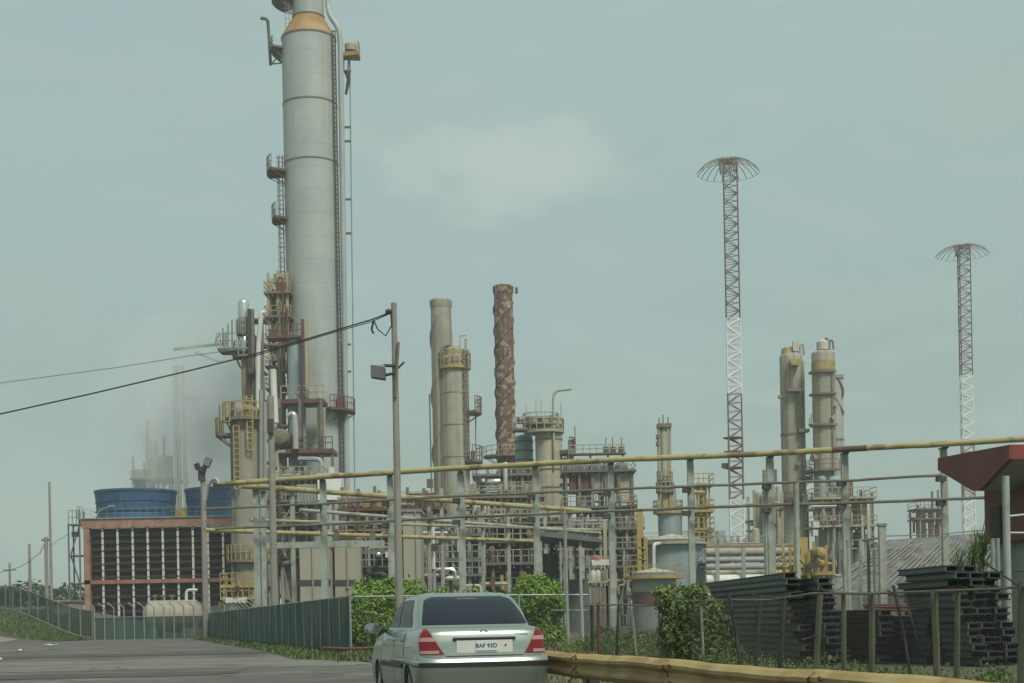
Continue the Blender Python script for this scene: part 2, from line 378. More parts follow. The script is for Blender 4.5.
def volmat(name, color, density, noise=None):
    m = bpy.data.materials.new(name); m.use_nodes = True; n, l = m.node_tree.nodes, m.node_tree.links
    n.remove(n['Principled BSDF']); v = n.new('ShaderNodeVolumePrincipled')
    v.inputs['Color'].default_value = rgba(color); v.inputs['Density'].default_value = density; v.inputs['Anisotropy'].default_value = 0.
    l.new(v.outputs['Volume'], n['Material Output'].inputs['Volume'])
    if noise:
        tc = n.new('ShaderNodeTexCoord')
        mp = n.new('ShaderNodeMapping'); mp.inputs['Scale'].default_value = noise['scale']; l.new(tc.outputs['Object'], mp.inputs['Vector'])
        q = n.new('ShaderNodeTexNoise'); q.inputs['Scale'].default_value = 1; q.inputs['Detail'].default_value = 4; l.new(mp.outputs['Vector'], q.inputs['Vector'])
        # fades out towards the skin of the cloud
        sp = n.new('ShaderNodeMapping'); sp.inputs['Scale'].default_value = noise['inv']; l.new(tc.outputs['Object'], sp.inputs['Vector'])
        ln = n.new('ShaderNodeVectorMath'); ln.operation = 'LENGTH'; l.new(sp.outputs['Vector'], ln.inputs[0])
        mr = n.new('ShaderNodeMapRange'); mr.interpolation_type = 'SMOOTHSTEP'; mr.inputs['From Min'].default_value = 1.; mr.inputs['From Max'].default_value = .25; l.new(ln.outputs['Value'], mr.inputs['Value'])
        m2 = n.new('ShaderNodeMapRange'); m2.inputs['From Min'].default_value = .33; m2.inputs['From Max'].default_value = .66; m2.inputs['To Max'].default_value = density; l.new(q.outputs['Fac'], m2.inputs['Value'])
        mm = n.new('ShaderNodeMath'); mm.operation = 'MULTIPLY'; l.new(mr.outputs['Result'], mm.inputs[0]); l.new(m2.outputs['Result'], mm.inputs[1])
        l.new(mm.outputs['Value'], v.inputs['Density'])
    return m
HAZE = .0005
mb = MB(); mb.bx(-1000, 1000, -60, 1300, -1.0, 96); hz = mb.build('haze', volmat('haze air', (.80, .86, .84), HAZE), None, False); hz['kind'] = 'stuff'
hz['label'] = 'thin pale haze filling the air over the refinery'
def cloud(label, x, y, Y, rx, ry, rz_, dens, color):
    c = W(x, y, Y); mb = MB(); N = 10
    prof = [(max(.01, math.cos(-math.pi/2+math.pi*k/N)), math.sin(-math.pi/2+math.pi*k/N)) for k in range(N+1)]
    mb.lathe(prof, 20)
    for v in mb.v: v.x *= rx; v.y *= ry; v.z *= rz_
    o = mb.build('steam_plume', volmat('steam', color, dens, dict(scale=(.22, .22, .16), inv=(1/rx, 1/ry, 1/rz_))), None, True, c)
    o['kind'] = 'stuff'; o['label'] = label
cloud('grey steam plume drifting beside the column cluster', 218, 408, 205, 9, 5, 17.5, .46, (.85, .87, .86))
cloud('thin pale steam spreading left of the columns', 176, 415, 215, 14, 8, 20, .24, (.94, .955, .945))
# ------------------------------------------------------------------ ground, road, verges
def groundmat(name, c1, c2, c3, s1=.25, s2=3., rough=.95, bump=.3, vs=(1, 1, 1), crack=0.):
    m, n, l, b = newmat(name)
    tc = n.new('ShaderNodeTexCoord'); out = None
    mp = n.new('ShaderNodeMapping'); mp.inputs['Scale'].default_value = vs; l.new(tc.outputs['Object'], mp.inputs['Vector'])
    a = n.new('ShaderNodeTexNoise'); a.inputs['Scale'].default_value = s1; a.inputs['Detail'].default_value = 8; a.inputs['Roughness'].default_value = .65
    l.new(mp.outputs['Vector'], a.inputs['Vector'])
    rp = n.new('ShaderNodeValToRGB'); e = rp.color_ramp.elements; e[0].position = .34; e[1].position = .66; e[0].color = rgba(c1); e[1].color = rgba(c2)
    l.new(a.outputs['Fac'], rp.inputs['Fac'])
    q = n.new('ShaderNodeTexNoise'); q.inputs['Scale'].default_value = s2; q.inputs['Detail'].default_value = 6; l.new(mp.outputs['Vector'], q.inputs['Vector'])
    mr = n.new('ShaderNodeMapRange'); mr.inputs['From Min'].default_value = .5; mr.inputs['From Max'].default_value = .68; mr.inputs['To Max'].default_value = .7; l.new(q.outputs['Fac'], mr.inputs['Value'])
    mx = n.new('ShaderNodeMix'); mx.data_type = 'RGBA'; mx.inputs['B'].default_value = rgba(c3)
    l.new(mr.outputs['Result'], mx.inputs['Factor']); l.new(rp.outputs['Color'], mx.inputs['A']); out = mx.outputs['Result']
    if crack:
        wn = n.new('ShaderNodeTexNoise'); wn.inputs['Scale'].default_value = .9; wn.inputs['Detail'].default_value = 5; l.new(tc.outputs['Object'], wn.inputs['Vector'])
        wv = n.new('ShaderNodeVectorMath'); wv.operation = 'MULTIPLY_ADD'; wv.inputs[1].default_value = (1.6, 1.6, 0); l.new(wn.outputs['Color'], wv.inputs[0]); l.new(tc.outputs['Object'], wv.inputs[2])
        vo = n.new('ShaderNodeTexVoronoi'); vo.feature = 'DISTANCE_TO_EDGE'; vo.inputs['Scale'].default_value = .28; l.new(wv.outputs['Vector'], vo.inputs['Vector'])
        cr = n.new('ShaderNodeMapRange'); cr.inputs['From Min'].default_value = .022; cr.inputs['From Max'].default_value = .004; cr.inputs['To Max'].default_value = crack; l.new(vo.outputs['Distance'], cr.inputs['Value'])
        m3 = n.new('ShaderNodeMix'); m3.data_type = 'RGBA'; m3.inputs['B'].default_value = (.035, .033, .028, 1); l.new(cr.outputs['Result'], m3.inputs['Factor']); l.new(out, m3.inputs['A']); out = m3.outputs['Result']
        st = n.new('ShaderNodeTexNoise'); st.inputs['Scale'].default_value = .45; st.inputs['Detail'].default_value = 3; l.new(tc.outputs['Object'], st.inputs['Vector'])
        sr = n.new('ShaderNodeMapRange'); sr.inputs['From Min'].default_value = .56; sr.inputs['From Max'].default_value = .68; sr.inputs['To Max'].default_value = .55; l.new(st.outputs['Fac'], sr.inputs['Value'])
        m4 = n.new('ShaderNodeMix'); m4.data_type = 'RGBA'; m4.inputs['B'].default_value = (.058, .055, .047, 1); l.new(sr.outputs['Result'], m4.inputs['Factor']); l.new(out, m4.inputs['A']); out = m4.outputs['Result']
    l.new(out, b.inputs['Base Color'])
    b.inputs['Roughness'].default_value = rough
    bp = n.new('ShaderNodeBump'); bp.inputs['Strength'].default_value = bump; bp.inputs['Distance'].default_value = .03; l.new(q.outputs['Fac'], bp.inputs['Height']); l.new(bp.outputs['Normal'], b.inputs['Normal'])
    return m
def grid_ground():
    mb = MB()
    xs = [-900, -500, -300, -200, -140, -100]+[-80+2*k for k in range(41)]+[10, 20, 40, 80, 140, 240, 400, 900]
    ys = [-50, 0, 30, 60, 90, 104]+[108+2*k for k in range(20)]+[155, 170, 200, 260, 340, 450, 600, 900, 1250]
    for y in ys:
        for x in xs: mb.v.append(Vector((x, y, ground(x, y))))
    n = len(xs)
    for j in range(len(ys)-1):
        for i in range(n-1): mb.f.append((j*n+i, j*n+i+1, (j+1)*n+i+1, (j+1)*n+i))
    return mb
struct('ground', grid_ground(), groundmat('dry earth and gravel', (.075, .072, .048), (.125, .115, .08), (.045, .06, .026), .15, 1.2))
def sheet(pairs, lift, sub=6):
    """strip of quads between matching left and right edge points, following the ground"""
    mb = MB(); rows = []
    for k in range(len(pairs)-1):
        (a, b), (c, d) = pairs[k], pairs[k+1]
        for i in range(sub+(k == len(pairs)-2)):
            t = i/sub
            rows.append((Vector(a).lerp(Vector(c), t), Vector(b).lerp(Vector(d), t)))
    m = 8
    for a, b in rows:
        for i in range(m+1):
            p = a.lerp(b, i/m); mb.v.append(Vector((p.x, p.y, ground(p.x, p.y)+lift)))
    for j in range(len(rows)-1):
        for i in range(m): mb.f.append((j*(m+1)+i, j*(m+1)+i+1, (j+1)*(m+1)+i+1, (j+1)*(m+1)+i))
    return mb
asphalt = groundmat('worn asphalt', (.075, .071, .060), (.135, .128, .108), (.185, .172, .14), .16, .55, .9, .4, (.8, .45, 1), .8)
struct('road', sheet([((-90, -20), (10.2, -20)), ((-90, 5), (3.5, 5)), ((-90, 24.5), (-1.7, 24.5)), ((-90, 36), (-3.0, 36)), ((-90, 43), (-3.7, 43)), ((-90, 48), (-7, 48)),
                      ((-90, 65), (-10.9, 65)), ((-90, 92), (-18, 92)), ((-78, 106), (-21.8, 106)), ((-36, 116), (-24.6, 116)), ((-33.5, 126), (-27.0, 126))], .012), asphalt)
struct('road_crossing_band', sheet([((-60, 39.5), (-3.6, 39.8)), ((-60, 45), (-4.6, 44.5)), ((-60, 52), (-7.4, 51.5))], .020, 4),
       groundmat('pale worn concrete', (.145, .138, .115), (.23, .215, .18), (.09, .086, .075), .5, 1.0, .9, .3, (.22, 1.5, 1), .7))
for k, (y0, y1, xr) in enumerate(((41.2, 41.45, -5), (43.2, 43.4, -8), (47.0, 47.4, -6.5), (50.0, 50.4, -7.5))):
    struct('road_marking', sheet([((-46, y0), (xr, y0)), ((-46, y1), (xr, y1))], .026, 1), groundmat('worn white line %d' % k, (.22, .22, .20), (.33, .33, .31), (.15, .145, .13), .5, 1.6, .9, .1, (.5, 1, 1)))
for k, (x0, x1, y0, y1, col) in enumerate(((-21, -9.5, 57, 63, .07), (-33, -24, 70, 82, .15), (-14, -6.5, 34, 37.5, .075))):
    struct('road_patch', sheet([((x0, y0), (x1-.8, y0+.5)), ((x0+.6, (y0+y1)/2), (x1, (y0+y1)/2)), ((x0-.5, y1), (x1-.4, y1-.3))], .023, 3), groundmat('tar patch %d' % k, (col*.8, col*.78, col*.68), (col*1.15, col*1.1, col*.96), (col*.7, col*.68, col*.6), .5, 1.5, .9, .3))
grassground = groundmat('verge soil with grass', (.055, .075, .025), (.10, .125, .04), (.15, .13, .075), .8, 2.5)
verge_pairs = [((-3.7, 42.6), (-2.2, 47)), ((-7.0, 47.9), (-4.2, 52.5)), ((-10.9, 65), (-8.6, 66)), ((-18.2, 92), (-15.9, 92)), ((-24.6, 116), (-22.5, 116)), ((-26.9, 126), (-25.2, 126))]
struct('grass_verge', sheet(verge_pairs, .03, 6), grassground)
bank_pairs = [((-36.2, 121), (-36.0, 127)), ((-39.5, 123), (-40.2, 134)), ((-45, 127), (-46.5, 144)), ((-56, 136), (-58, 160))]
struct('grass_bank', sheet(bank_pairs, .03, 8), grassground)
struct('dirt_path', sheet([((-40, 112), (-40, 121.5)), ((-46, 113), (-46, 126.5)), ((-62, 118), (-62, 136))], .02, 6), groundmat('pale dirt', (.22, .19, .145), (.28, .25, .20), (.17, .15, .11), .3, 1.4))
struct('roadside_strip', sheet([((10.6, -20), (24, -20)), ((3.9, 5), (22, 5)), ((.9, 17), (16, 17)), ((-2.6, 40), (12, 40)), ((-2.2, 53), (10, 53))], .016, 5), groundmat('weedy gravel', (.075, .08, .045), (.13, .12, .08), (.045, .065, .022), .7, 2.2))
def blades(pairs, count, h, mat, name, label, seed):
    rnd = random.Random(seed); mb = MB()
    for _ in range(count):
        k = rnd.randrange(len(pairs)-1); t, s_ = rnd.random(), rnd.random()
        (a, b), (c, d) = pairs[k], pairs[k+1]
        p = Vector(a).lerp(Vector(c), t).lerp(Vector(b).lerp(Vector(d), t), s_)
        z = ground(p.x, p.y)+.02; a_ = rnd.random()*6.3; w = .03+.03*rnd.random(); hh = h*(.4+rnd.random())
        dx, dy = math.cos(a_)*w, math.sin(a_)*w
        mb.quad((p.x-dx, p.y-dy, z), (p.x+dx, p.y+dy, z), (p.x+dy*3*rnd.random(), p.y-dx*3*rnd.random(), z+hh))
    o = mb.build(name, mat, None, False); o['kind'] = 'stuff'; o['label'] = label
blades(verge_pairs, 9000, .13, ['grass'], 'grass', 'short green grass along the foot of the green mesh fence', 1)
blades(bank_pairs, 6000, .3, ['grass'], 'grass', 'green grass on the bank below the left fence', 2)
blades([((.8, 18), (3.4, 18)), ((-1.4, 40), (3.5, 40)), ((-2, 52), (2, 52))], 1800, .2, ['drygrass'], 'weeds', 'dry weeds between the guardrail and the wire fence', 3)
blades([((3.2, 16), (8.5, 16)), ((.0, 32), (5, 32))], 900, .16, ['grass'], 'weeds', 'green weeds along the foot of the rusty wire fence', 4)

mb = MB(); rnd = random.Random(12)
for _ in range(150):
    f = rnd.random(); q = Vector((2.6, 43, 0)).lerp(Vector((8.6, 17, 0)), f); x, y = q.x+rnd.uniform(-.35, 1.1), q.y+rnd.uniform(-.5, .5); h = rnd.uniform(.12, .42)
    if _ > 75: x, y, h = rnd.uniform(1.6, 6.2), rnd.uniform(44, 54), rnd.uniform(.25, .75)
    for _k in range(int(45+150*h)):
        a, rr = rnd.random()*6.28, rnd.random()**.5*rnd.uniform(.25, .5); z = .02+h*rnd.random()*(1-rr); c = Vector((x+rr*math.cos(a), y+rr*math.sin(a), z)); s_ = rnd.uniform(.02, .055)
        n_ = Vector((rnd.gauss(0, 1), rnd.gauss(0, 1), rnd.gauss(.6, 1))).normalized(); u_ = n_.orthogonal().normalized()*s_; v_ = n_.cross(u_)*.5
        mb.quad(c-u_, c-v_, c+u_, c+v_)
o = mb.build('undergrowth', 'leafdark', None, False); o['kind'] = 'stuff'; o['label'] = 'dark green undergrowth along the wire fence and the beam stacks'
# litter on the road
for (x, y, Y, label) in ((55, 648, 95, 'white flattened sheet of litter lying farthest away on the asphalt at left'), (23, 652, 75, 'small white scrap of litter on the dark asphalt at left'), (3, 660, 54, 'crumpled white litter scrap at the left edge of the road')):
    X = GX(x, Y); mb = MB(); w = .75 if Y > 90 else .3
    for a in range(3):
        mb.quad((-w+a*w*.4, -.25, .03+.05*(a % 2)), (-w+(a+1)*w*.4, -.22, .03+.05*((a+1) % 2)), (-w+(a+1)*w*.4, .22, .05+.09*((a+1) % 2)), (-w+a*w*.4, .27, .05+.07*(a % 2)))
    o = mb.build('litter', 'white', None, False, (X, Y, .015)); tag(o, label, 'litter')

# ------------------------------------------------------------------ fences
def chainlink(mb, p0, p1, z0, z1, sp=.09, r=.0022):
    p0, p1 = Vector(p0), Vector(p1); L = (p1-p0).length; H = z1-z0; d = (p1-p0)/L
    def P(s, h): q = p0+d*s; return (q.x, q.y, z0+h)
    t = -H
    while t < L:
        a, b = max(t, 0), min(t+H, L)
        if b > a:
            mb.path([P(a, a-t), P(b, b-t)], r, 3, False); mb.path([P(a, H-(a-t)), P(b, H-(b-t))], r, 3, False)
        t += sp
def poly_points(pts, step):
    out = []; pts = [Vector(p) for p in pts]
    for k in range(len(pts)-1):
        L = (pts[k+1]-pts[k]).length; n = max(1, round(L/step))
        out += [pts[k].lerp(pts[k+1], i/n) for i in range(n)]
    return out+[pts[-1]]
def screen_fence(th, pts, step, h, hs, arms=True, arm_from=0, pr=.05, postmat='galv', armdir=(-.5, -.25), scr='screen'):
    P = poly_points(pts, step); ox, oy = th.loc.x, th.loc.y; oz = th.loc.z
    rnd = random.Random(5)
    mb = MB()
    for a, b in zip(P[:-1], P[1:]):
        za, zb = ground(a.x, a.y)-oz, ground(b.x, b.y)-oz
        m = 5; prev = None
        for i in range(m+1):
            p = a.lerp(b, i/m); z = za+(zb-za)*i/m; bulge = .09*math.sin(i*2.1+a.x)
            cur = (Vector((p.x-ox+bulge, p.y-oy, z+.04)), Vector((p.x-ox-bulge*.5, p.y-oy, z+hs-.06*math.sin(math.pi*i/m)*rnd.random())))
            if prev: mb.quad(prev[0], cur[0], cur[1], prev[1])
            prev = cur
    th.part('mesh_screen', mb, scr)
    for k, p in enumerate(P):
        z = ground(p.x, p.y)-oz; mb = MB(); lx, ly = rnd.uniform(-.03, .03), rnd.uniform(-.03, .03)
        mb.tube((p.x-ox, p.y-oy-.07, z), (p.x-ox+lx, p.y-oy-.07+ly, z+h), pr, 6)
        if arms and p.y > arm_from: mb.tube((p.x-ox+lx, p.y-oy-.07+ly, z+h-.02), (p.x-ox+lx+armdir[0], p.y-oy+armdir[1], z+h+.42), pr*.8, 5)
        th.part('post', mb, postmat)
    mb = MB()
    mb.path([(p.x-ox, p.y-oy-.13, ground(p.x, p.y)-oz+hs-.02) for p in P], .028, 5)
    th.part('top_rail', mb, postmat)
    if arms:
        mb = MB()
        for f in (.35, .65, .95):
            q = [(p.x-ox+armdir[0]*f, p.y-oy+armdir[1]*f, ground(p.x, p.y)-oz+h+.42*f) for p in P if p.y > arm_from]
            if len(q) > 1: mb.path(q, .008, 3)
        th.part('barbed_wire', mb, 'greywire')
GF = [(-5.8, 54), (-9.2, 66.5), (-15.9, 91), (-25.8, 127)]
t = T('mesh_fence', 'long dark green mesh fence running back along the grass verge', 'fence', loc=(-5.8, 54, 0))
screen_fence(t, GF, 2.7, 2.16, 2.12, True, 84, .04)
t = T('mesh_fence', 'tall post fence with slanted barbed wire arms across the road end', 'fence', loc=(-35.6, 128, 0))
screen_fence(t, [(-26.2, 127.6), (-35.6, 128)], 0.85, 2.75, 1.95, True, 0, .06, scr='screenthin')
t = T('mesh_fence', 'dark teal mesh fence on the grassy bank at far left', 'fence', loc=(-35.9, 128.4, 0))
screen_fence(t, [(-35.9, 128.4), (-44.5, 141), (-62, 168)], 3.0, 2.7, 2.5, False, 0, .07, 'concrete', scr='screenthin')
mb = MB(); P = poly_points([(-35.9, 128.0), (-44.5, 140.6), (-62, 167.6)], 2.0)
for a, b in zip(P[:-1], P[1:]):
    za, zb = ground(a.x, a.y), ground(b.x, b.y); o = t.loc
    for y0, y1 in ((-.35, -.05),):
        mb.quad((a.x-o.x, a.y-o.y+y0, za+.22), (b.x-o.x, b.y-o.y+y0, zb+.22), (b.x-o.x, b.y-o.y+y1, zb+.24), (a.x-o.x, a.y-o.y+y1, za+.24))
        mb.quad((a.x-o.x, a.y-o.y+y0, za-.2), (b.x-o.x, b.y-o.y+y0, zb-.2), (b.x-o.x, b.y-o.y+y0, zb+.22), (a.x-o.x, a.y-o.y+y0, za+.22))
t.part('footing', mb, 'concrete')

# chain link fence across, behind the car
t = T('chain_link_fence', 'galvanised chain link fence with pipe rail running behind the car', 'fence', loc=(-5.7, 54.2, 0))
x1 = GX(592, 54.2)+5.7
mb = MB(); chainlink(mb, (0, 0, 0), (x1, 0, 0), .05, 2.0, .14, .0035); t.part('wire_mesh', mb, 'galv')
mb = MB(); mb.path([(0, 0, 2.08), (x1*.35, 0, 2.06), (x1*.65, 0, 2.03), (x1, 0, 1.98)], .035, 6); mb.path([(x1*.83, 0.1, 1.45), (x1, 0, 1.42)], .03, 6); t.part('top_rail', mb, 'galv')
for x in (351, 408, 466, 520, 568, 591):
    px = GX(x, 54.2)+5.7; mb = MB(); mb.tube((px, -.05, 0), (px, -.05, 2.06), .045, 6); t.part('post', mb, 'galv')
for x, ht in ((568.5, 5.0), (583, 3.7)):
    px = GX(x, 53.6)+5.7
    mb = MB(); mb.tube((px, -.6, 0), (px-.05, -.6, ht), .06, 8); o = t.part('tall_post', mb, 'palepost')

# low rusty wire fence along the yard, dark leaning posts
NA, NB = Vector((2.2, 45.6, 0)), Vector((8.1, 14.2, 0)); ND = (NB-NA).normalized()
t = T('wire_fence', 'low rusty wire fence with leaning dark posts in front of the beams', 'fence', loc=NA)
def nf(x):      # point of the fence line seen at column x
    u = (x-512)/F; s_ = (u*NA.y-NA.x)/(ND.x-u*ND.y); return (NA+ND*s_)-NA
mb = MB(); chainlink(mb, (0, 0, 0), NB-NA, .05, 1.42, .085, .0024); t.part('wire_mesh', mb, 'darkpost')
mb = MB(); L = (NB-NA).length
q = [(ND.x*L*k/14, ND.y*L*k/14, 1.50+.035*math.sin(k*1.7)+.02*math.cos(k*3.1)) for k in range(15)]
mb.path(q, .024, 6); t.part('top_rail', mb, 'brown')
rnd = random.Random(3)
for x, lean, m_, r, h in ((592, 0, 'darkpost', .06, 1.55), (598, .02, 'rust', .05, 1.6), (617, .08, 'darkpost', .04, 1.5), (634, -.1, 'palepost', .03, 1.45), (659, .02, 'woodpost', .035, 1.5), (675, .05, 'darkpost', .05, 1.5), (702, -.04, 'palepost', .03, 1.4),
                          (735, -.22, 'darkpost', .045, 1.62), (757, .14, 'darkpost', .035, 1.55), (781, .12, 'darkpost', .05, 1.58), (817, .1, 'woodpost', .058, 1.54), (843, .02, 'woodpost', .045, 1.5), (871, .02, 'woodpost', .055, 1.5), (903, -.25, 'darkpost', .025, 1.6), (935, -.03, 'woodpost', .055, 1.5), (956, .03, 'woodpost', .045, 1.45), (1021, .03, 'woodpost', .06, 1.55)):
    p = nf(x); mb = MB(); mb.path([(p.x-lean*.5, p.y, 0), (p.x, p.y-.03, h*.5), (p.x+lean*.6, p.y-.03, h)], r, 6); t.part('post', mb, m_)
for x, y, x2, y2 in ((752, 594, 785, 600), (800, 560, 828, 596), (905, 596, 925, 668), (887, 590, 902, 598), (985, 563, 1022, 588), (820, 634, 802, 640)):
    p = nf((x+x2)/2); Y = NA.y+p.y-.3
    a, b = W(x, y, Y)-NA, W(x2, y2, Y-.2)-NA; mb = MB(); mb.tube(a, b, .014, 5); t.part('loose_strut', mb, 'darkpost')

# ------------------------------------------------------------------ guardrail
t = T('guardrail', 'ochre yellow steel guardrail with rust patches beside the car', 'guardrail', loc=(.98, 18, 0))
gd = Vector((-.222, 1, 0)).normalized(); gn = Vector((gd.y, -gd.x, 0))
prof = [(.0, .45), (-.02, .475), (-.08, .505), (-.08, .535), (-.025, .58), (-.025, .62), (-.08, .665), (-.08, .70), (-.03, .73), (0, .76)]
mb = MB(); rows = []; s0 = -15.0
for k in range(41):
    s_ = s0+k*.5; w = .012*math.sin(k*.9)+.006*math.sin(k*2.3); zz = .010*math.sin(k*.55)+.005*math.sin(k*1.9+1)
    rows.append([gd*s_+gn*(p[0]+w)+Vector((0, 0, p[1]+zz-.01)) for p in prof])
np_ = len(prof)
for r in rows: mb.v += r
for k in range(40):
    for j in range(np_-1): mb.f.append((k*np_+j, k*np_+j+1, (k+1)*np_+j+1, (k+1)*np_+j))
o = t.part('rail_beam', mb, 'guard')
md = o.modifiers.new('thickness', 'SOLIDIFY'); md.thickness = .006
for k in range(6):
    p = gd*(s0+1.1+k*3.6)+gn*.12; mb = MB(); mb.box((p.x, p.y, .32), (.13, .13, .68), math.atan2(gd.y, gd.x)); pt = t.part('post', mb, 'darkpost')
    q = gd*(s0+1.1+k*3.6)+gn*.03; mb = MB(); mb.box((q.x, q.y, .6), (.2, .06, .24), math.atan2(gd.y, gd.x)); t.part('spacer_block', mb, 'darkgrey')
    for zb_ in (.52, .69):
        q = gd*(s0+1.1+k*3.6)-gn*.088; mb = MB(); mb.tube(Vector((q.x, q.y, zb_)), Vector((q.x, q.y, zb_))-gn*.02, .022, 8); t.part('bolt', mb, 'rust')
    lap = [gd*(s0+1.35+k*3.6+e)+gn*(p_[0]-.012)+Vector((0, 0, p_[1]-.01)) for e in (0, .32) for p_ in prof]; mb = MB(); mb.v += lap
    for j in range(np_-1): mb.f.append((j, j+1, np_+j+1, np_+j))
    t.part('lap_joint', mb, 'guard')
# low rusty barrier at the foot of the hedge
t = T('pipe_barrier', 'low rusty pipe barrier at the foot of the hedge left of the car', 'barrier', loc=(GX(352, 43.6), 43.6, 0))
mb = MB(); mb.path([(-.85, 0, .44), (0, 0, .40), (1.6, .2, .42)], .045, 6); t.part('rail', mb, 'rust')
for x in (-.4, .42, 1.4):
    mb = MB(); mb.tube((x, .05, 0), (x, .05, .42), .04, 6); t.part('post', mb, 'rust')

# ------------------------------------------------------------------ the car
CY = 18.75; YAW = R_(13.5); rear = Vector((W(486, 650, CY).x, CY, 0))
fw = Vector((-math.sin(YAW), math.cos(YAW), 0)); LR = 2.22
car = T('car', 'pale metallic green four door saloon car seen from behind on the road', 'car', loc=rear+fw*LR, rz=YAW)
BL = [(.19, .74, -2.02, 2.02), (.24, .80, -2.13, 2.12), (.36, .835, -2.19, 2.18), (.54, .850, -2.225, 2.2), (.585, .852, -2.23, 2.2), (.66, .850, -2.225, 2.18), (.705, .846, -2.20, 2.15), (.735, .842, -2.15, 2.12), (.80, .842, -2.14, 2.08),
      (.92, .832, -2.125, 2.03), (1.02, .808, -2.10, 1.95), (1.06, .785, -2.075, 1.9), (1.085, .75, -2.03, 1.84), (1.098, .69, -1.96, 1.75), (1.103, .55, -1.8, 1.55)]
GL = [(1.00, .775, -1.80, 1.18), (1.10, .752, -1.70, 1.0), (1.16, .735, -1.62, .88), (1.26, .70, -1.45, .66), (1.36, .662, -1.26, .42), (1.425, .632, -1.12, .22), (1.462, .60, -1.02, .08), (1.487, .545, -.90, -.06), (1.50, .45, -.75, -.25), (1.505, .30, -.6, -.4)]
GL = [(1.10+(z-1.10)*1.13 if z > 1.1 else z, w*(1.0 if z < 1.2 else 1.03), a, b) for z, w, a, b in GL]
NB_, NG = (4.6, 26), (5.0, 15)
def lev(Ls, z):
    if z <= Ls[0][0]: return Ls[0][1:]
    for a, b in zip(Ls[:-1], Ls[1:]):
        if a[0] <= z <= b[0]:
            t_ = (z-a[0])/(b[0]-a[0]); return tuple(a[i]+(b[i]-a[i])*t_ for i in (1, 2, 3))
    return Ls[-1][1:]
def sup(c, n): return math.copysign(abs(c)**(2/n), c)
def loft(Ls, n, N=96, hood=False):
    mb = MB()
    for z, w, yr, yf in Ls:
        yc, b = (yr+yf)/2, (yf-yr)/2
        for j in range(N):
            a = 2*math.pi*(j+.5)/N; x, y = w*sup(math.cos(a), n[0]), yc+b*sup(math.sin(a), n[1])
            zz = z
            if hood and z > .7: zz = z-(z-.7)*.42*sstep(.75, 2.0, y)
            mb.v.append(Vector((x, y, zz)))
    K = len(Ls)
    for k in range(K-1):
        for j in range(N): mb.f.append((k*N+j, k*N+(j+1) % N, (k+1)*N+(j+1) % N, (k+1)*N+j))
    o = (K-1)*N
    # caps as strips from side to side: vertex j mirrors to N/2-1-j
    H = N//2
    for off, flip in ((o, False), (0, True)):
        for j in range(-N//4, N//4-1):
            q = (off+j % N, off+(j+1) % N, off+(H-2-j) % N, off+(H-1-j) % N)
            mb.f.append(q[::-1] if flip else q)
    return mb
def yrear(Ls, n, x, z):
    w, yr, yf = lev(Ls, z); yc, b = (yr+yf)/2, (yf-yr)/2
    return yc-b*max(0, 1-min(1, abs(x)/w)**n[0])**(1/n[1])
def xside(Ls, n, y, z):
    w, yr, yf = lev(Ls, z); yc, b = (yr+yf)/2, (yf-yr)/2
    return w*max(0, 1-min(1, abs(y-yc)/b)**n[1])**(1/n[0])
body = car.part('body', loft(BL, NB_, 96, True), 'paint')
# wheel arches cut out of the body
cutters = []
for wy in (-1.32, 1.30):
    mb = MB(); mb.lathe([(.345, -1.2), (.345, 1.2)], 36, (0, wy, .30), 'x'); c = mb.build('wheel_well_cutter', 'black', car.e, False); cutters.append(c)
    md = body.modifiers.new('arch', 'BOOLEAN'); md.object = c; md.operation = 'DIFFERENCE'; md.solver = 'EXACT'
bpy.context.view_layer.update()
dg = bpy.context.evaluated_depsgraph_get()
me = bpy.data.meshes.new_from_object(body.evaluated_get(dg)); body.modifiers.clear(); body.data = me; me.set_sharp_from_angle(angle=R_(42))
for c in cutters: bpy.data.objects.remove(c, do_unlink=True)
cabin = car.part('cabin', loft(GL, NG, 96), 'paint')
def patch_rear(Ls, n, fx, z0, z1, eps, nx=16, nz=8):
    mb = MB()
    for k in range(nz+1):
        z = z0+(z1-z0)*k/nz; xa, xb = fx(k/nz)
        for i in range(nx+1):
            x = xa+(xb-xa)*i/nx; w = lev(Ls, z)[0]
            y = yrear(Ls, n, x, z)
            # outward offset: backwards, and sideways where the surface wraps round the corner
            f = abs(x)/w; mb.v.append(Vector((x*(1+eps*f**8*1.2), y-eps, z+eps*.25)))
    for k in range(nz):
        for i in range(nx): a = k*(nx+1)+i; mb.f.append((a, a+1, a+nx+2, a+nx+1))
    return mb
def patch_side(Ls, n, s_, fy, z0, z1, eps, ny=14, nz=8):
    mb = MB()
    for k in range(nz+1):
        z = z0+(z1-z0)*k/nz; ya, yb = fy(k/nz)
        for i in range(ny+1):
            y = ya+(yb-ya)*i/ny; mb.v.append(Vector((s_*(xside(Ls, n, y, z)+eps), y, z+eps*.2)))
    for k in range(nz):
        for i in range(ny):
            a = k*(ny+1)+i; q = (a, a+1, a+ny+2, a+ny+1); mb.f.append(q if s_ > 0 else q[::-1])
    return mb
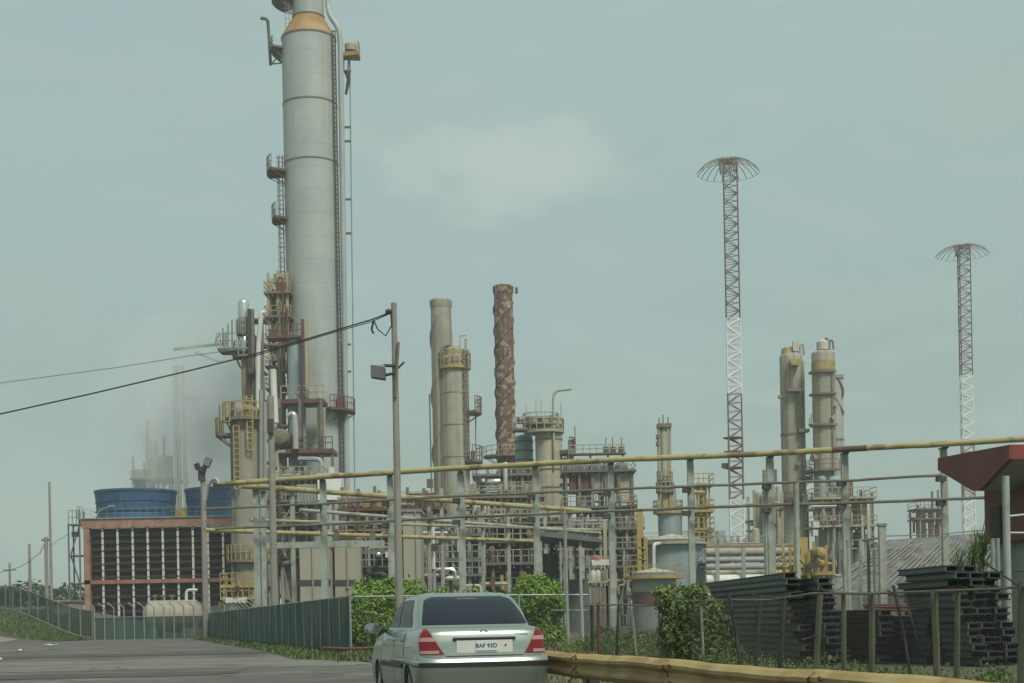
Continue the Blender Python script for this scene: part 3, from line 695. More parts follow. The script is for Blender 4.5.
# glass
car.part('rear_window', patch_rear(GL, NG, lambda t_: (-.69+.125*t_**1.2+.10*max(0, (t_-.8)/.2)**2.5, .69-.125*t_**1.2-.10*max(0, (t_-.8)/.2)**2.5), 1.13, 1.497, .007, 24, 14), 'tint')
mb = MB()
for k in range(9):
    z = 1.13+.33*k/8; w, yr, yf = lev(GL, z)
    for i in range(17):
        x = (-.62+.10*k/8)*(1-2*i/16); yc, b = (yr+yf)/2, (yf-yr)/2; mb.v.append(Vector((x, yc+b*(1-(abs(x)/w)**NG[0])**(1/NG[1])+.006, z)))
for k in range(8):
    for i in range(16): a = k*17+i; mb.f.append((a, a+1, a+18, a+17))
car.part('windscreen', mb, 'tint')
for s_ in (-1, 1):
    car.part('side_window', patch_side(GL, NG, s_, lambda t_: (-1.13+.30*t_**1.5, -.24), 1.10, 1.465, .006), 'sidetint')
    car.part('side_window', patch_side(GL, NG, s_, lambda t_: (-.15, .72-.62*t_), 1.10, 1.465, .006), 'sidetint')
    d = car.part('door', patch_side(BL, NB_, s_, lambda t_: (-.98+.12*(1-t_)*0+(.0 if t_ > .45 else (.45-t_)*.55), -.21), .30, 1.04, .004, 12, 14), 'paint')
    mb = MB(); mb.box((s_*.868, -.72, .93), (.035, .2, .035)); car.part('door_handle', mb, 'paint', d)
    d = car.part('door', patch_side(BL, NB_, s_, lambda t_: (-.19, .88), .30, 1.04, .004, 12, 14), 'paint')
    mb = MB(); mb.box((s_*.872, .05, .93), (.035, .2, .035)); car.part('door_handle', mb, 'paint', d)
    car.part('side_moulding', patch_side(BL, NB_, s_, lambda t_: (-.93, .93), .56, .625, .018, 20, 2), 'black')
    # door mirror
    mb = MB(); mb.lathe(vessel_prof(.085, -.06, .04, .6), 16, (0, 0, 0), 'y')
    for v in mb.v: v.x = v.x*1.35+s_*1.0; v.z = v.z*.95+1.09; v.y += .74
    mr_ = car.part('door_mirror', mb, 'paint')
    mb = MB(); mb.lathe([(.075, -.068), (.07, -.072)], 16)
    for v in mb.v: v.x, v.y, v.z = v.x*1.35+s_*1.0, v.z+.74, v.y*.95+1.09
    car.part('mirror_glass', mb, 'mirror', mr_)
    mb = MB(); mb.box((s_*.86, .76, 1.05), (.16, .07, .05)); car.part('mirror_arm', mb, 'black', mr_)
# boot lid, recess, garnish, plate
boot = car.part('boot_lid', patch_rear(BL, NB_, lambda t_: (-.49-.20*t_, .49+.20*t_), .742, 1.075, .004, 24, 12), 'paint')
mb = MB(); mb.box((0, yrear(BL, NB_, 0, .955)-.018, .948), (.80, .035, .030)); car.part('number_plate_hood', mb, 'black', boot)
mb = MB(); mb.box((0, yrear(BL, NB_, 0, .98)-.022, .968), (.80, .045, .014)); car.part('hood_trim', mb, 'chrome', boot)
mb = MB(); mb.box((0, yrear(BL, NB_, 0, .84)-.009, .853), (.72, .012, .155)); car.part('plate_recess', mb, 'white', boot)
PLY = yrear(BL, NB_, 0, .85)-.022
mb = MB(); mb.box((.02, PLY, .853), (.275, .008, .15)); plate = car.part('number_plate', mb, 'plate', boot)
mb = MB(); mb.box((.02, PLY-.0055, .795), (.26, .003, .012)); car.part('plate_line', mb, 'plateblue', boot)
def text(s_, size, loc, rot, mat, parent, name, ext=.002):
    cu = bpy.data.curves.new(name, 'FONT'); cu.body = s_; cu.size = size; cu.extrude = ext; cu.align_x = 'CENTER'; cu.align_y = 'CENTER'; cu.offset = size*.012
    tmp = bpy.data.objects.new(name, cu); COL.objects.link(tmp); bpy.context.view_layer.update()
    me = bpy.data.meshes.new_from_object(tmp.evaluated_get(bpy.context.evaluated_depsgraph_get())); bpy.data.objects.remove(tmp, do_unlink=True)
    me.materials.clear(); me.materials.append(MT[mat]); o = bpy.data.objects.new(name, me); COL.objects.link(o); o.parent = parent; o.location = loc; o.rotation_euler = rot
    return o
text('BAF 93D', .074, (.02, PLY-.006, .86), (R_(90), 0, 0), 'plateink', boot, 'plate_lettering')
mb = MB(); mb.lathe([(.042, -.004), (.042, .004), (.030, .006), (.030, -.004)], 24, (0, 0, 0), 'y', False)
for v in mb.v: v.x *= 1.35; v.y += yrear(BL, NB_, 0, 1.03)-.012; v.z += 1.02
car.part('boot_emblem', mb, 'chrome', boot)
mb = MB(); mb.lathe([(.001, -.016), (.014, -.012), (.014, .0)], 12, (.27, yrear(BL, NB_, .27, .86)-.012, .865), 'y'); car.part('boot_lock', mb, 'darkgrey', boot)
# tail lamps: red above, pale band, red below, clear foot
def lampx(s_):
    def f(zt):      # zt 0 at the foot, 1 at the tip
        w = .999
        inner = .515+.19*zt**.9; outer = .805*w-.075*max(0, (zt-.55)/.45)**1.6
        return (-outer, -inner) if s_ < 0 else (inner, outer)
    return f
Z0, Z1 = .757, 1.082
for s_ in (-1, 1):
    f = lampx(s_)
    base = car.part('tail_lamp', patch_rear(BL, NB_, f, Z0, Z1, .012, 22, 16), 'lampred')
    sub = lambda a, b: (lambda t_: f(a+(b-a)*t_))
    h_ = Z1-Z0
    car.part('pale_band', patch_rear(BL, NB_, sub(.50, .66), Z0+.50*h_, Z0+.66*h_, .016, 22, 4), 'lampclear', base)
    g = (lambda t_: (f(.02+.14*t_)[0]*.995, f(.02+.14*t_)[0]*.97+.2)) if s_ < 0 else (lambda t_: (f(.02+.14*t_)[1]*.995-.17, f(.02+.14*t_)[1]*.995))
    car.part('reversing_lamp', patch_rear(BL, NB_, g, Z0+.03*h_, Z0+.15*h_, .016, 16, 4), 'lampclear', base)
mb_ = patch_rear(BL, NB_, lambda t_: (-.50, .50), .727, .740, .0055, 24, 1); car.part('boot_gap', mb_, 'black', boot)
for s_ in (-1, 1):
    for ya, yb, za, zb in ((-.213, -.196, .32, 1.04), (.872, .886, .36, 1.0)):
        car.part('door_gap', patch_side(BL, NB_, s_, lambda t_: (ya, yb), za, zb, .006, 1, 10), 'black')
for k in range(6):
    mb = MB(); mb.box((.42+.028*k, yrear(BL, NB_, .5, 1.0)-.008, 1.0), (.014, .006, .022)); car.part('boot_lettering', mb, 'chrome', boot)
mb = MB(); mb.box((0, yrear(GL, NG, 0, 1.47)+.02, 1.468), (.26, .05, .022)); car.part('brake_light', mb, 'lampred', cabin)
# bumper: pale upper lip and a black strip
bump = car.part('rear_bumper', patch_rear(BL, NB_, lambda t_: (-.849, .849), .655, .722, .022, 48, 5), 'paint')
car.part('bumper_strip', patch_rear(BL, NB_, lambda t_: (-.851, .851), .595, .650, .020, 48, 3), 'black', bump)
car.part('bumper_lower', patch_rear(BL, NB_, lambda t_: (-.836, .836), .36, .590, .012, 48, 6), 'paint', bump)
for s_ in (-1, 1):
    for wy in (-1.32, 1.30):
        mb = MB(); mb.lathe([(.20, -.10), (.285, -.105), (.315, -.07), (.318, 0), (.315, .07), (.285, .105), (.20, .10)], 36, (s_*.735, wy, .318), 'x', False); wh = car.part('wheel', mb, 'rubber')
        mb = MB(); mb.lathe([(.205, -.09*s_), (.205, .085*s_), (.18, .09*s_), (.165, .05*s_), (.05, .07*s_), (.001, .075*s_)], 30, (s_*.735, wy, .318), 'x', False); car.part('rim', mb, 'alloy', wh)
        mb = MB()
        for k in range(5):
            a = 2*math.pi*k/5; mb.box((s_*(.735+.075), wy+.11*math.cos(a), .318+.11*math.sin(a)), (.03, .17, .045), 0, (a, 0))
        car.part('spokes', mb, 'silver', wh)
    mb = MB(); mb.box((s_*.5, 2.02, .72), (.42, .22, .13)); car.part('headlight', mb, 'lampglass')

# ------------------------------------------------------------------ foliage
def leafcloud(blobs, count, size, seed, holes=.0):
    rnd = random.Random(seed); mb = MB(); tot = sum(b[3]*b[4]*b[5] for b in blobs)**(1)
    wts = [b[3]*b[4]*b[5] for b in blobs]
    for _ in range(count):
        bx_, by_, bz_, rx, ry, rz_ = rnd.choices(blobs, wts)[0]
        while True:
            d = Vector((rnd.uniform(-1, 1), rnd.uniform(-1, 1), rnd.uniform(-1, 1)))
            if .15 < d.length <= 1: break
        d = d*(d.length**-.45)*(1+.16*math.sin(5*d.x+seed)*math.sin(6*d.z+2*seed)+rnd.gauss(0, .085))
        p = Vector((bx_+d.x*rx, by_+d.y*ry, bz_+d.z*rz_))
        if p.z < .02: continue
        s_ = size*rnd.uniform(.4, 1.5); n_ = (d+Vector((rnd.gauss(0, .6), rnd.gauss(0, .6), rnd.gauss(0, .6)+.35))).normalized()
        a = n_.orthogonal().normalized(); a = Matrix.Rotation(rnd.random()*6.28, 3, n_) @ a; b = n_.cross(a)
        mb.quad(p-a*s_, p-b*s_*.45+n_*s_*.12, p+a*s_, p+b*s_*.45+n_*s_*.12)
    return mb
def bush(label, x, Y, blobs, count, size, seed, mat='leaf', name='hedge_bush', cat='bush', y=620):
    t = T(name, label, cat, loc=(GX(x, Y), Y, 0))
    t.part('foliage', leafcloud(blobs, count, size, seed), mat, smooth=False)
    mb = MB(); rnd = random.Random(seed)
    for k in range(7):
        b = blobs[k % len(blobs)]; x0 = b[0]*.7+rnd.uniform(-.25, .25)
        mb.path([(x0, 0, 0), (x0+rnd.uniform(-.15, .15), 0, b[2]*.5), (b[0]+rnd.uniform(-.5, .5)*b[3], rnd.uniform(-.3, .3), b[2]+.3*b[5])], .05, 5, True, .015)
    t.part('stems', mb, 'trunk'); return t
bush('wide bright green hedge bush left of the car behind the chain link', 382, 58, [(-.3, 0, 1.3, 1.1, .9, 1.5), (.9, .2, 1.35, 1.0, .9, 1.4), (-.75, .1, 1.1, .75, .7, 1.1), (.1, 0, 2.25, .85, .7, .6), (.75, 0, 2.05, .6, .6, .5), (-.55, 0, 2.0, .6, .6, .5), (.5, -.3, .7, 1.0, .6, .7)], 13500, .085, 11)
bush('low green hedge bush between the concrete pole and the car roof', 440, 59, [(-1.0, 0, 1.25, .95, .8, 1.4), (.2, 0, 1.15, 1.0, .8, 1.25), (1.4, .1, 1.15, 1.0, .8, 1.2), (2.4, .1, 1.05, .8, .8, 1.1)], 8500, .085, 12)
bush('rounded bright green bush right of the car roof', 540, 58, [(-.05, 0, 2.0, 1.0, .9, .85), (-.45, 0, 1.7, .6, .6, .6), (.5, .1, 1.75, .6, .6, .6), (.05, 0, 1.0, .55, .5, .7), (.35, 0, .55, .7, .6, .5)], 9000, .08, 13)
bush('leafy vine bush smothering the wire fence left of the beams', 692, 35.5, [(-.35, 0, 1.45, .5, .45, .45), (.25, 0, 1.15, .5, .45, .6), (0, .1, .6, .8, .5, .7), (-.65, 0, 1.75, .35, .3, .16), (.55, -.1, .7, .45, .4, .65), (.1, -.1, 1.75, .3, .25, .18), (.8, -.1, .35, .4, .35, .35)], 7500, .058, 14, 'leafdark', 'vine_bush')
bush('weedy shrub behind the fence by the round bush', 606, 50, [(0, 0, .4, .8, .4, .5), (1.1, 0, .35, .7, .4, .4), (2.2, 0, .3, .7, .4, .4)], 2500, .06, 17, 'leafdark', 'weedy_shrub', 'shrub')
t = T('yucca', 'spiky yellow green yucca plant beside the red roofed gatehouse', 'plant', loc=(GX(973, 43), 43, 0))
mb = MB(); rnd = random.Random(21)
mbt = MB()
for (cx, cz, n_) in ((0.05, 2.7, 60), (.35, 2.95, 60), (.30, 2.5, 50), (-.38, 2.45, 50), (-.15, 2.1, 50), (.2, 2.0, 50), (.1, 1.6, 30)):
    mbt.path([(cx*.3, 0, 0), (cx*.7, 0, cz*.5), (cx, 0, cz)], .09, 7, True, .05)
    for k in range(n_):
        a = rnd.random()*6.28; el = rnd.uniform(-.2, 1.5); L = rnd.uniform(.4, 1.0); d = Vector((math.cos(a)*math.cos(el), math.sin(a)*math.cos(el), math.sin(el)))
        s_ = d.cross(Vector((0, 0, 1))).normalized()*.017; o = Vector((cx+rnd.uniform(-.12, .12), rnd.uniform(-.12, .12), cz+rnd.uniform(-.25, .12))); m_ = o+d*L*.55; e = o+d*L-Vector((0, 0, .22*L*(1-math.sin(el))))
        mb.quad(o-s_*.6, o+s_*.6, m_+s_, m_-s_); mb.quad(m_-s_, m_+s_, e)
t.part('blades', mb, 'yucca', smooth=False); t.part('trunk', mbt, 'trunk')

# ------------------------------------------------------------------ stacked steel beams
def beam_mesh(L, w=.35, h=.142, th=.026):
    mb = MB(); mb.bx(-w/2, w/2, 0, L, 0, th); mb.bx(-w/2, w/2, 0, L, h-th, h)
    mb.bx(-w/2+.03, -w/2+.03+th, .0, L, th, h-th); mb.bx(w/2-.06, w/2-.04, .05, L, th, h-th)
    me = bpy.data.meshes.new('steel_beam'); me.from_pydata([tuple(v) for v in mb.v], [], mb.f); me.materials.append(MT['beam']); me.materials.append(MT['beamface'])
    for k, p in enumerate(me.polygons): p.material_index = 1 if 12 <= k < 18 else 0
    return me
def beam_stack(label, group, x, Y, L, cols, rows, ang, seed, lean=.0, sag=.0):
    rnd = random.Random(seed); me = beam_mesh(L); o0 = Vector((GX(x, Y), Y, 0)); rot = Matrix.Rotation(ang, 3, 'Z')
    for c in range(cols):
        lc = lean+rnd.uniform(-.35, .35); yc = rnd.uniform(-.5, .5)
        rr = rows-(rnd.choice((0, 0, 1)) if c else 0)
        for r in range(rr):
            p = o0+rot @ Vector((c*.425+.2+lc*r*.03+rnd.uniform(-.05, .05), yc+rnd.uniform(-.3, .3)+sag*r, 0.04+r*.149))
            o = bpy.data.objects.new('steel_beam', me); COL.objects.link(o); o.location = p; o.rotation_euler = (0, 0, ang+rnd.uniform(-.014, .014)*min(1, 5/L)); o.rotation_euler.y = rnd.uniform(-.06, .06)
            tag(o, label, 'steel beam', group)
beam_stack('dark green hollow steel beam in the tall stack left of the leaning pale post', 'beams of the tall stack', 802, 33.5, 9.6, 3, 14, R_(3.0), 5, -.75, .03)
beam_stack('dark green hollow steel beam in the low stack behind the timber post', 'beams of the low stack', 878, 33, 6, 1, 8, R_(3.2), 6)
beam_stack('dark green hollow steel beam in the second low stack by the crossed struts', 'beams of the second low stack', 893, 34.2, 5, 2, 7, R_(3.2), 8)
beam_stack('dark steel beam in the short stack left of the leaning stack', 'beams of the short stack', 926, 32.5, 5, 1, 7, R_(4), 9)
beam_stack('dark green hollow steel beam in the right hand leaning stack by the gatehouse', 'beams of the right stack', 966, 31, 3.0, 3, 14, R_(4.5), 7, -.8, .04)
# rusty scrap and a small pale sign board in the yard
t = T('scrap_bundle', 'rusty red bundle of scrap pipe behind the wire fence', 'scrap', loc=(GX(895, 38), 38, 0)); rnd = random.Random(9)
for k in range(9):
    mb = MB(); z = 1.18+.055*(k % 4)+.02*rnd.random(); y0 = .1*(k//3); mb.tube((-.65+rnd.uniform(-.1, .1), y0, z), (.55+rnd.uniform(-.1, .1), y0+.1, z+rnd.uniform(-.05, .05)), .035, 6); t.part('scrap_pipe', mb, 'rust')
for s_ in (-.45, .4):
    mb = MB(); mb.bx(s_-.05, s_+.05, 0, .3, 0, 1.16); t.part('trestle', mb, 'rust')
t = T('sign_board', 'small pale blank board on a pole in front of the grey sheeting', 'sign', loc=(GX(913, 40), 40, 0))
mb = MB(); mb.tube((0, 0, 0), (0, 0, 2.2), .025, 6); t.part('pole', mb, 'galv')
mb = MB(); mb.prism([(-.17, 2.03), (.2, 2.0), (.22, 2.15), (.05, 2.26), (-.15, 2.2)], 'y', -.05, -.03); t.part('board', mb, 'white')
# ================================================================== the refinery
# ---- the tall main column
Y = 190; S = pxm(Y)
t = T('distillation_column', 'tallest pale grey steel column with a rusty cone near its top', 'column', 313.6, 290, Y)
r = 27.0/S; zc0, zc1 = t.Z(310, 40), t.Z(309, 18); r2 = 15.5/S; zt = t.Z(309, -42)
mb = MB(); mb.lathe([(r+.25, 0), (r+.25, 1.2), (r, 1.4)]+[(r, 1.4+(zc0-1.4)*k/20) for k in range(1, 21)], 64); shell = t.part('shell', mb, 'steel')
mb = MB(); mb.lathe([(r+.01, zc0), (r+.01, zc0+.2), (r2+.02, zc1-.15), (r2+.02, zc1)], 64); t.part('cone', mb, 'cone')
mb = MB(); mb.lathe([(r2, zc1), (r2, zt-.5)]+[(r2*math.cos(a*.157), zt-.5+r2*.6*math.sin(a*.157)) for a in range(1, 10)], 48); t.part('upper_shell', mb, 'steel')
for z, rr, th_, h in ((zc0, r, .07, .2), (zc1, r2, .08, .2)):
    mb = MB(); mb.lathe([(rr-.05, z-h/2), (rr+th_, z-h/2), (rr+th_, z+h/2), (rr-.05, z+h/2)], 64, close=False); t.part('flange_ring', mb, 'brown')
for yy in (106, 165):
    z = t.Z(312, yy); mb = MB(); mb.lathe([(r-.05, z-.09), (r+.05, z-.09), (r+.05, z+.09), (r-.05, z+.09)], 64, close=False); t.part('weld_band', mb, 'grey' if yy > 170 else 'brown')
X = lambda x, y: t.X(x, y)
Zz = lambda x, y: t.Z(x, y)
# riser pipe, dark caged ladder on its right
pipe(t, [(X(328, -20), -.6, Zz(328, -20)), (X(328.5, 8), -.6, Zz(328.5, 8)), (X(331, 19), -1.0, Zz(331, 19)), (X(340, 32), -1.2, Zz(340, 32)), (X(341.5, 45), -1.2, Zz(341.5, 45)), (X(347, 480), -1.2, 2)], .36, 'steel', 12)
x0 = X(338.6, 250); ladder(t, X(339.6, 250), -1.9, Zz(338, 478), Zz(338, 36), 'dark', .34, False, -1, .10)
pipe(t, [(X(349.5, 60), .3, Zz(349.5, 60)), (X(355, 560), .3, Zz(355, 600))], .09, 'grey', 6)
for yy in (72, 128, 142, 200, 234, 345, 372):
    mb = MB(); mb.box((X(346.5, yy), -.3, Zz(346.5, yy)), (1.2, .3, .22)); t.part('pipe_bracket', mb, 'darkgrey')
# platforms at the cone
platform(t, (0, 0), r, X(271, 50)*-1, Zz(271, 51), 152, 208, 'brown', 'grey')
platform(t, (0, 0), r+.9, X(360, 53), Zz(360, 54), -11, 9, 'yellow', 'grey', 6, .5, 1.2, .05, False)
mb = MB(); mb.lathe([(.3, 0), (.75, .1), (.75, .9), (.3, 1.0)], 16, (X(351, 53), -.4, Zz(351, 53))); t.part('davit_drum', mb, 'tan')
pipe(t, [(X(261, 19), -.3, Zz(261, 19)), (X(268, 20), -.3, Zz(268, 20)), (X(269.5, 40), -.3, Zz(269.5, 40)), (X(271, 66), -.3, Zz(271, 66))], .2, 'darkgrey', 8, name='davit')
mb = MB()
for a, b in (((271, 65), (282, 64)), ((273, 56), (282, 64)), ((282, 52), (273, 64))): mb.tube((X(*a), -.3, Zz(*a)), (X(*b), -.3, Zz(*b)), .09, 4)
t.part('bracket_frame', mb, 'brown')
mb = MB()
for a, b in (((344, 56), (344, 70)), ((349, 56), (348, 70)), ((344, 70), (346, 72))): mb.tube((X(*a), -.2, Zz(*a)), (X(*b), -.2, Zz(*b)), .1, 4)
mb.path([(X(347, 72), -.2, Zz(347, 72)), (X(349, 80), -.2, Zz(349, 80)), (X(346, 95), -.2, Zz(346, 95))], .38, 8, True, .15); t.part('hanging_hoist', mb, 'dark')
platform(t, (0, 0), r2, r2+2.6, Zz(300, 1), 140, 215, 'brown', 'brown')
ladder(t, -r2-.6, -.8, Zz(295, 30), Zz(295, -20), 'grey', .5, True, -1, .05)
# small platforms down the left flank
for yy, xo in ((167, 267), (214, 272)):
    platform(t, (0, 0), r, -X(xo, yy), Zz(xo, yy+7), 168, 214, 'redsteel', 'grey', 6, .3, 1.6, .09)
ladder(t, -r-.35, -.9, Zz(286, 330), Zz(286, 158), 'redsteel', .5, True, -1, .07)
# ring platforms low down
platform(t, (0, 0), r, X(345, 410)+1.3, Zz(350, 411), -62, 16, 'redsteel', 'redsteel', 12, .3, 1.5, .06)
mb = MB(); mb.box((X(343, 409), -1.9, Zz(343, 405)), (.9, 1., 1.6)); t.part('platform_box', mb, 'redsteel')
def nozzles(t, r, z0, z1, n, seed, mat='grey'):
    rnd = random.Random(seed)
    for k in range(n):
        a = R_(rnd.uniform(195, 345)); z = rnd.uniform(z0, z1); q = rnd.choice((.18, .25, .42)); d = Vector((math.cos(a), math.sin(a), 0)); mb = MB()
        p = d*r+Vector((0, 0, z)); mb.tube(p-d*.1, p+d*.45, q, 10); mb.tube(p+d*.45, p+d*.6, q*1.45, 10); t.part('nozzle', mb, mat)
# ---- slimmer blue grey column in front of it
Y = 183; S = pxm(Y)
t = T('side_column', 'slim blue grey column standing in front of the tallest column with red platforms', 'column', 297, 400, Y)
r = 8.5/S; X = lambda x, y: t.X(x, y); Zz = lambda x, y: t.Z(x, y)
mb = MB(); mb.lathe(vessel_prof(r, 0, Zz(297, 341)), 32); t.part('shell', mb, 'bluegrey')
z = Zz(288, 338); mb = MB(); mb.bx(X(268, 338), X(307, 338), -1.5, 1, z-.25, z); d = t.part('platform', mb, 'redsteel')
mb = MB(); rail_line(mb, [(X(268+7.7*k, 338), -1.45) for k in range(6)], z, 1.4, .06); t.part('railing', mb, 'redsteel', d)
z = Zz(288, 402); mb = MB(); mb.bx(X(284, 402), X(326, 402), -2.4, 1.8, z-.5, z); d = t.part('platform', mb, 'redsteel')
mb = MB(); rail_line(mb, [(X(284+7*k, 402), -2.35) for k in range(7)], z, 1.6, .08); t.part('railing', mb, 'tan', d)
z = Zz(288, 452); mb = MB(); mb.bx(X(275, 452), X(336, 452), -3.0, 1.8, z-.5, z); d = t.part('platform', mb, 'redsteel')
mb = MB(); rail_line(mb, [(X(275+6.7*k, 452), -2.95) for k in range(10)], z, 1.4, .07); t.part('railing', mb, 'redsteel', d)
for x, ya, yb, m_ in ((306, 402, 322, 'redsteel'), (309.5, 402, 322, 'tan'), (321, 452, 400, 'tan'), (324, 452, 402, 'redsteel')):
    mb = MB(); mb.bx(X(x, ya)-.2, X(x, ya)+.2, -1.9, -1.5, Zz(x, ya), Zz(x, yb)); t.part('column_leg', mb, m_)
for x in (284, 304, 325, 335):
    mb = MB(); mb.bx(X(x, 470)-.18, X(x, 470)+.18, -2.7, -2.35, 0, Zz(x, 402 if x < 330 else 452)); t.part('column_leg', mb, 'brown')
pipe(t, [(X(304.5, 338), -2.6, Zz(304.5, 345)), (X(305.5, 460), -2.6, Zz(305.5, 460))], .14, 'dark', 6)
pipe(t, [(X(291, 420), -3.2, Zz(291, 420)), (X(298, 418), -3.2, Zz(298, 417)), (X(299, 430), -3.2, Zz(299, 430)), (X(299.5, 452), -3.2, Zz(299.5, 452))], .42, 'silver', 12)
mb = MB(); zz = Zz(285, 441); mb.lathe([(.01, -2.2), (.8, -2.0), (1.15, -1.4), (1.15, 2.0), (.01, 2.4)], 24, (X(285, 441), -2.0, zz), 'y'); t.part('end_drum', mb, 'brown')
pipe(t, [(X(278, 470), -3.2, Zz(278, 470)), (X(276.5, 432), -3.2, Zz(276.5, 432)), (X(283, 428), -3.2, Zz(283, 428))], .3, 'silver', 8)
for (a, b, c, m_, rr) in (((283, 412), (283, 430), (292, 430), 'rust', .25), ((281, 470), (281, 455), (290, 455), 'grey', .25), ((302, 462), (325, 462), (325, 490), 'silver', .3), ((286, 470), (286, 520), (300, 520), 'redsteel', .25), ((294, 470), (294, 540), (294, 560), 'tan', .3)):
    pipe(t, [(X(*a), -3.4, Zz(*a)), (X(*b), -3.4, Zz(*b)), (X(*c), -3.4, Zz(*c))], rr, m_, 8)

# ---- generic steel structure with decks, vessels and pipes
def unit(name, label, cat, x0, x1, ytop, Y, depth, decks, nb, seed, cm='brown', dm='redsteel', rm='tan', vessels=(), npipes=8, pmats=('tan', 'grey', 'rust', 'silver', 'dark'), panels=(), group=None, rail=True, ybase=None, colr=.16, braces=True):
    rnd = random.Random(seed)
    t = T(name, label, cat, (x0+x1)/2, ytop, Y, group=group); S = pxm(Y)
    w = (x1-x0)/S/2; zt = t.Z((x0+x1)/2, ytop); zs = [t.Z((x0+x1)/2, y) for y in decks]
    ztop = max(zs+[zt])
    for i in range(nb+1):
        xx = -w+2*w*i/nb
        for yy in (0, depth):
            mb = MB(); mb.bx(xx-colr, xx+colr, yy-colr, yy+colr, 0, ztop+.6*rnd.random()); t.part('column', mb, cm)
    for z in zs:
        mb = MB(); mb.bx(-w-.5, w+.5, -.6, depth+.5, z-.28, z)
        for i in range(nb): mb.bx(-w+2*w*(i+.5)/nb-.1, -w+2*w*(i+.5)/nb+.1, -.45, depth+.4, z-.6, z-.28)
        d = t.part('deck', mb, dm)
        if rail:
            mb = MB(); rail_line(mb, [(-w-.45, depth)]+[(-w-.45+(2*w+.9)*k/(2*nb), -.55) for k in range(2*nb+1)]+[(w+.45, depth)], z, 1.2, .06); t.part('railing', mb, rm, d)
    if braces:
        zz = [0]+sorted(zs)
        for a, b in zip(zz[:-1], zz[1:]):
            i = rnd.randrange(nb); xa, xb = -w+2*w*i/nb, -w+2*w*(i+1)/nb; mb = MB(); s_ = rnd.choice((0, 1))
            mb.tube((xa if s_ else xb, -.05, a), (xb if s_ else xa, -.05, b-.3), .09, 4); t.part('brace', mb, cm)
    for (kind, xa, xb, ya, yb, m_, dy) in vessels:
        xc = t.X((xa+xb)/2, (ya+yb)/2, dy); rr = (xb-xa)/2/S; z0, z1 = t.Z(xa, yb, dy), t.Z(xa, ya, dy); mb = MB()
        if kind == 'v': mb.lathe(vessel_prof(rr, z0, z1-rr*.5), 24, (xc, dy, 0)); t.part('vessel', mb, m_)
        elif kind == 'h': rz_ = (z1-z0)/2; mb.lathe([(.01, -rr), (rz_*.8, -rr+.15*rz_), (rz_, -rr+.5*rz_), (rz_, rr-.5*rz_), (rz_*.8, rr-.15*rz_), (.01, rr)], 20, (xc, dy, (z0+z1)/2), 'x'); t.part('drum', mb, m_)
        elif kind == 'e': rz_ = (z1-z0)/2; mb.lathe([(.01, -2), (rz_*.85, -1.9), (rz_, -1.6), (rz_, 2.5)], 20, (xc, dy, (z0+z1)/2), 'y'); t.part('drum', mb, m_)
        elif kind == 'b': mb.bx(xc-rr, xc+rr, dy-.8, dy+.8, z0, z1); t.part('cabinet', mb, m_)
        elif kind == 'c': mb.lathe([(rr, z0), (rr, z1), (rr*.1, z1+rr*.35)], 28, (xc, dy, 0)); t.part('tank', mb, m_)
        elif kind == 'hop': mb.lathe([(rr*.25, z0), (rr, z0+(z1-z0)*.6), (rr, z1)], 4, (xc, dy, 0)); t.part('hopper', mb, m_)
    for k in range(int(npipes*1.7)):
        a, b = rnd.uniform(-w, w), rnd.uniform(-w, w); yy = rnd.uniform(-.9, depth*.6); za, zb = rnd.uniform(.1, .95)*ztop, rnd.uniform(.05, 1.0)*ztop
        pm = rnd.choice(pmats); rr = rnd.choice((.10, .14, .2, .26))
        if rnd.random() < .6: pts = [(a, yy, za), (a, yy, zb), (b, yy, zb), (b, yy, max(.3, zb-rnd.uniform(.5, 3)))]
        else: pts = [(-w-.8, yy, za), (b, yy, za), (b, yy+1.5, za), (b, yy+1.5, zb)]
        pipe(t, pts, rr, pm, 6)
        if rnd.random() < .55:
            mb = MB(); mb.lathe([(rr*1.9, -.12), (rr*1.9, .12)], 10, (a, yy, (za+zb)/2)); mb.tube((a, yy, (za+zb)/2), (a+.1, yy-.7, (za+zb)/2+.1), .05, 4); mb.lathe([(.3, -.03), (.3, .03)], 10, (a+.1, yy-.72, (za+zb)/2+.1), 'y'); t.part('valve', mb, rnd.choice(('dark', 'redsteel', 'brown')))
    for (xa, xb, ya, yb, m_) in panels:
        mb = MB(); mb.bx(t.X(xa, ya), t.X(xb, ya), -.62, -.5, t.Z(xa, yb), t.Z(xa, ya)); t.part('panel', mb, m_)
    return t
# tan stair tower on the left flank of the main column
unit('stair_tower', 'tan panelled stair tower clinging to the left side of the tallest column', 'stair tower', 268, 287, 273, 186, 3.2,
     (292, 316, 344, 366, 388), 2, 31, 'tan', 'brown', 'yellow',
     (('b', 274, 287, 275, 284, 'tan', 1), ('b', 269, 286, 296, 314, 'tan', 1.5), ('b', 272, 286, 322, 341, 'offwhite', 1.5), ('b', 271, 285, 347, 362, 'tan', 1), ('v', 272, 282, 370, 400, 'offwhite', 1), ('b', 275, 285, 398, 425, 'grey', 1)),
     6, ('rust', 'yellow', 'brown'), ((276, 287, 284, 292, 'rust'), (270, 277, 330, 338, 'rust'), (278, 287, 362, 372, 'yellow')))
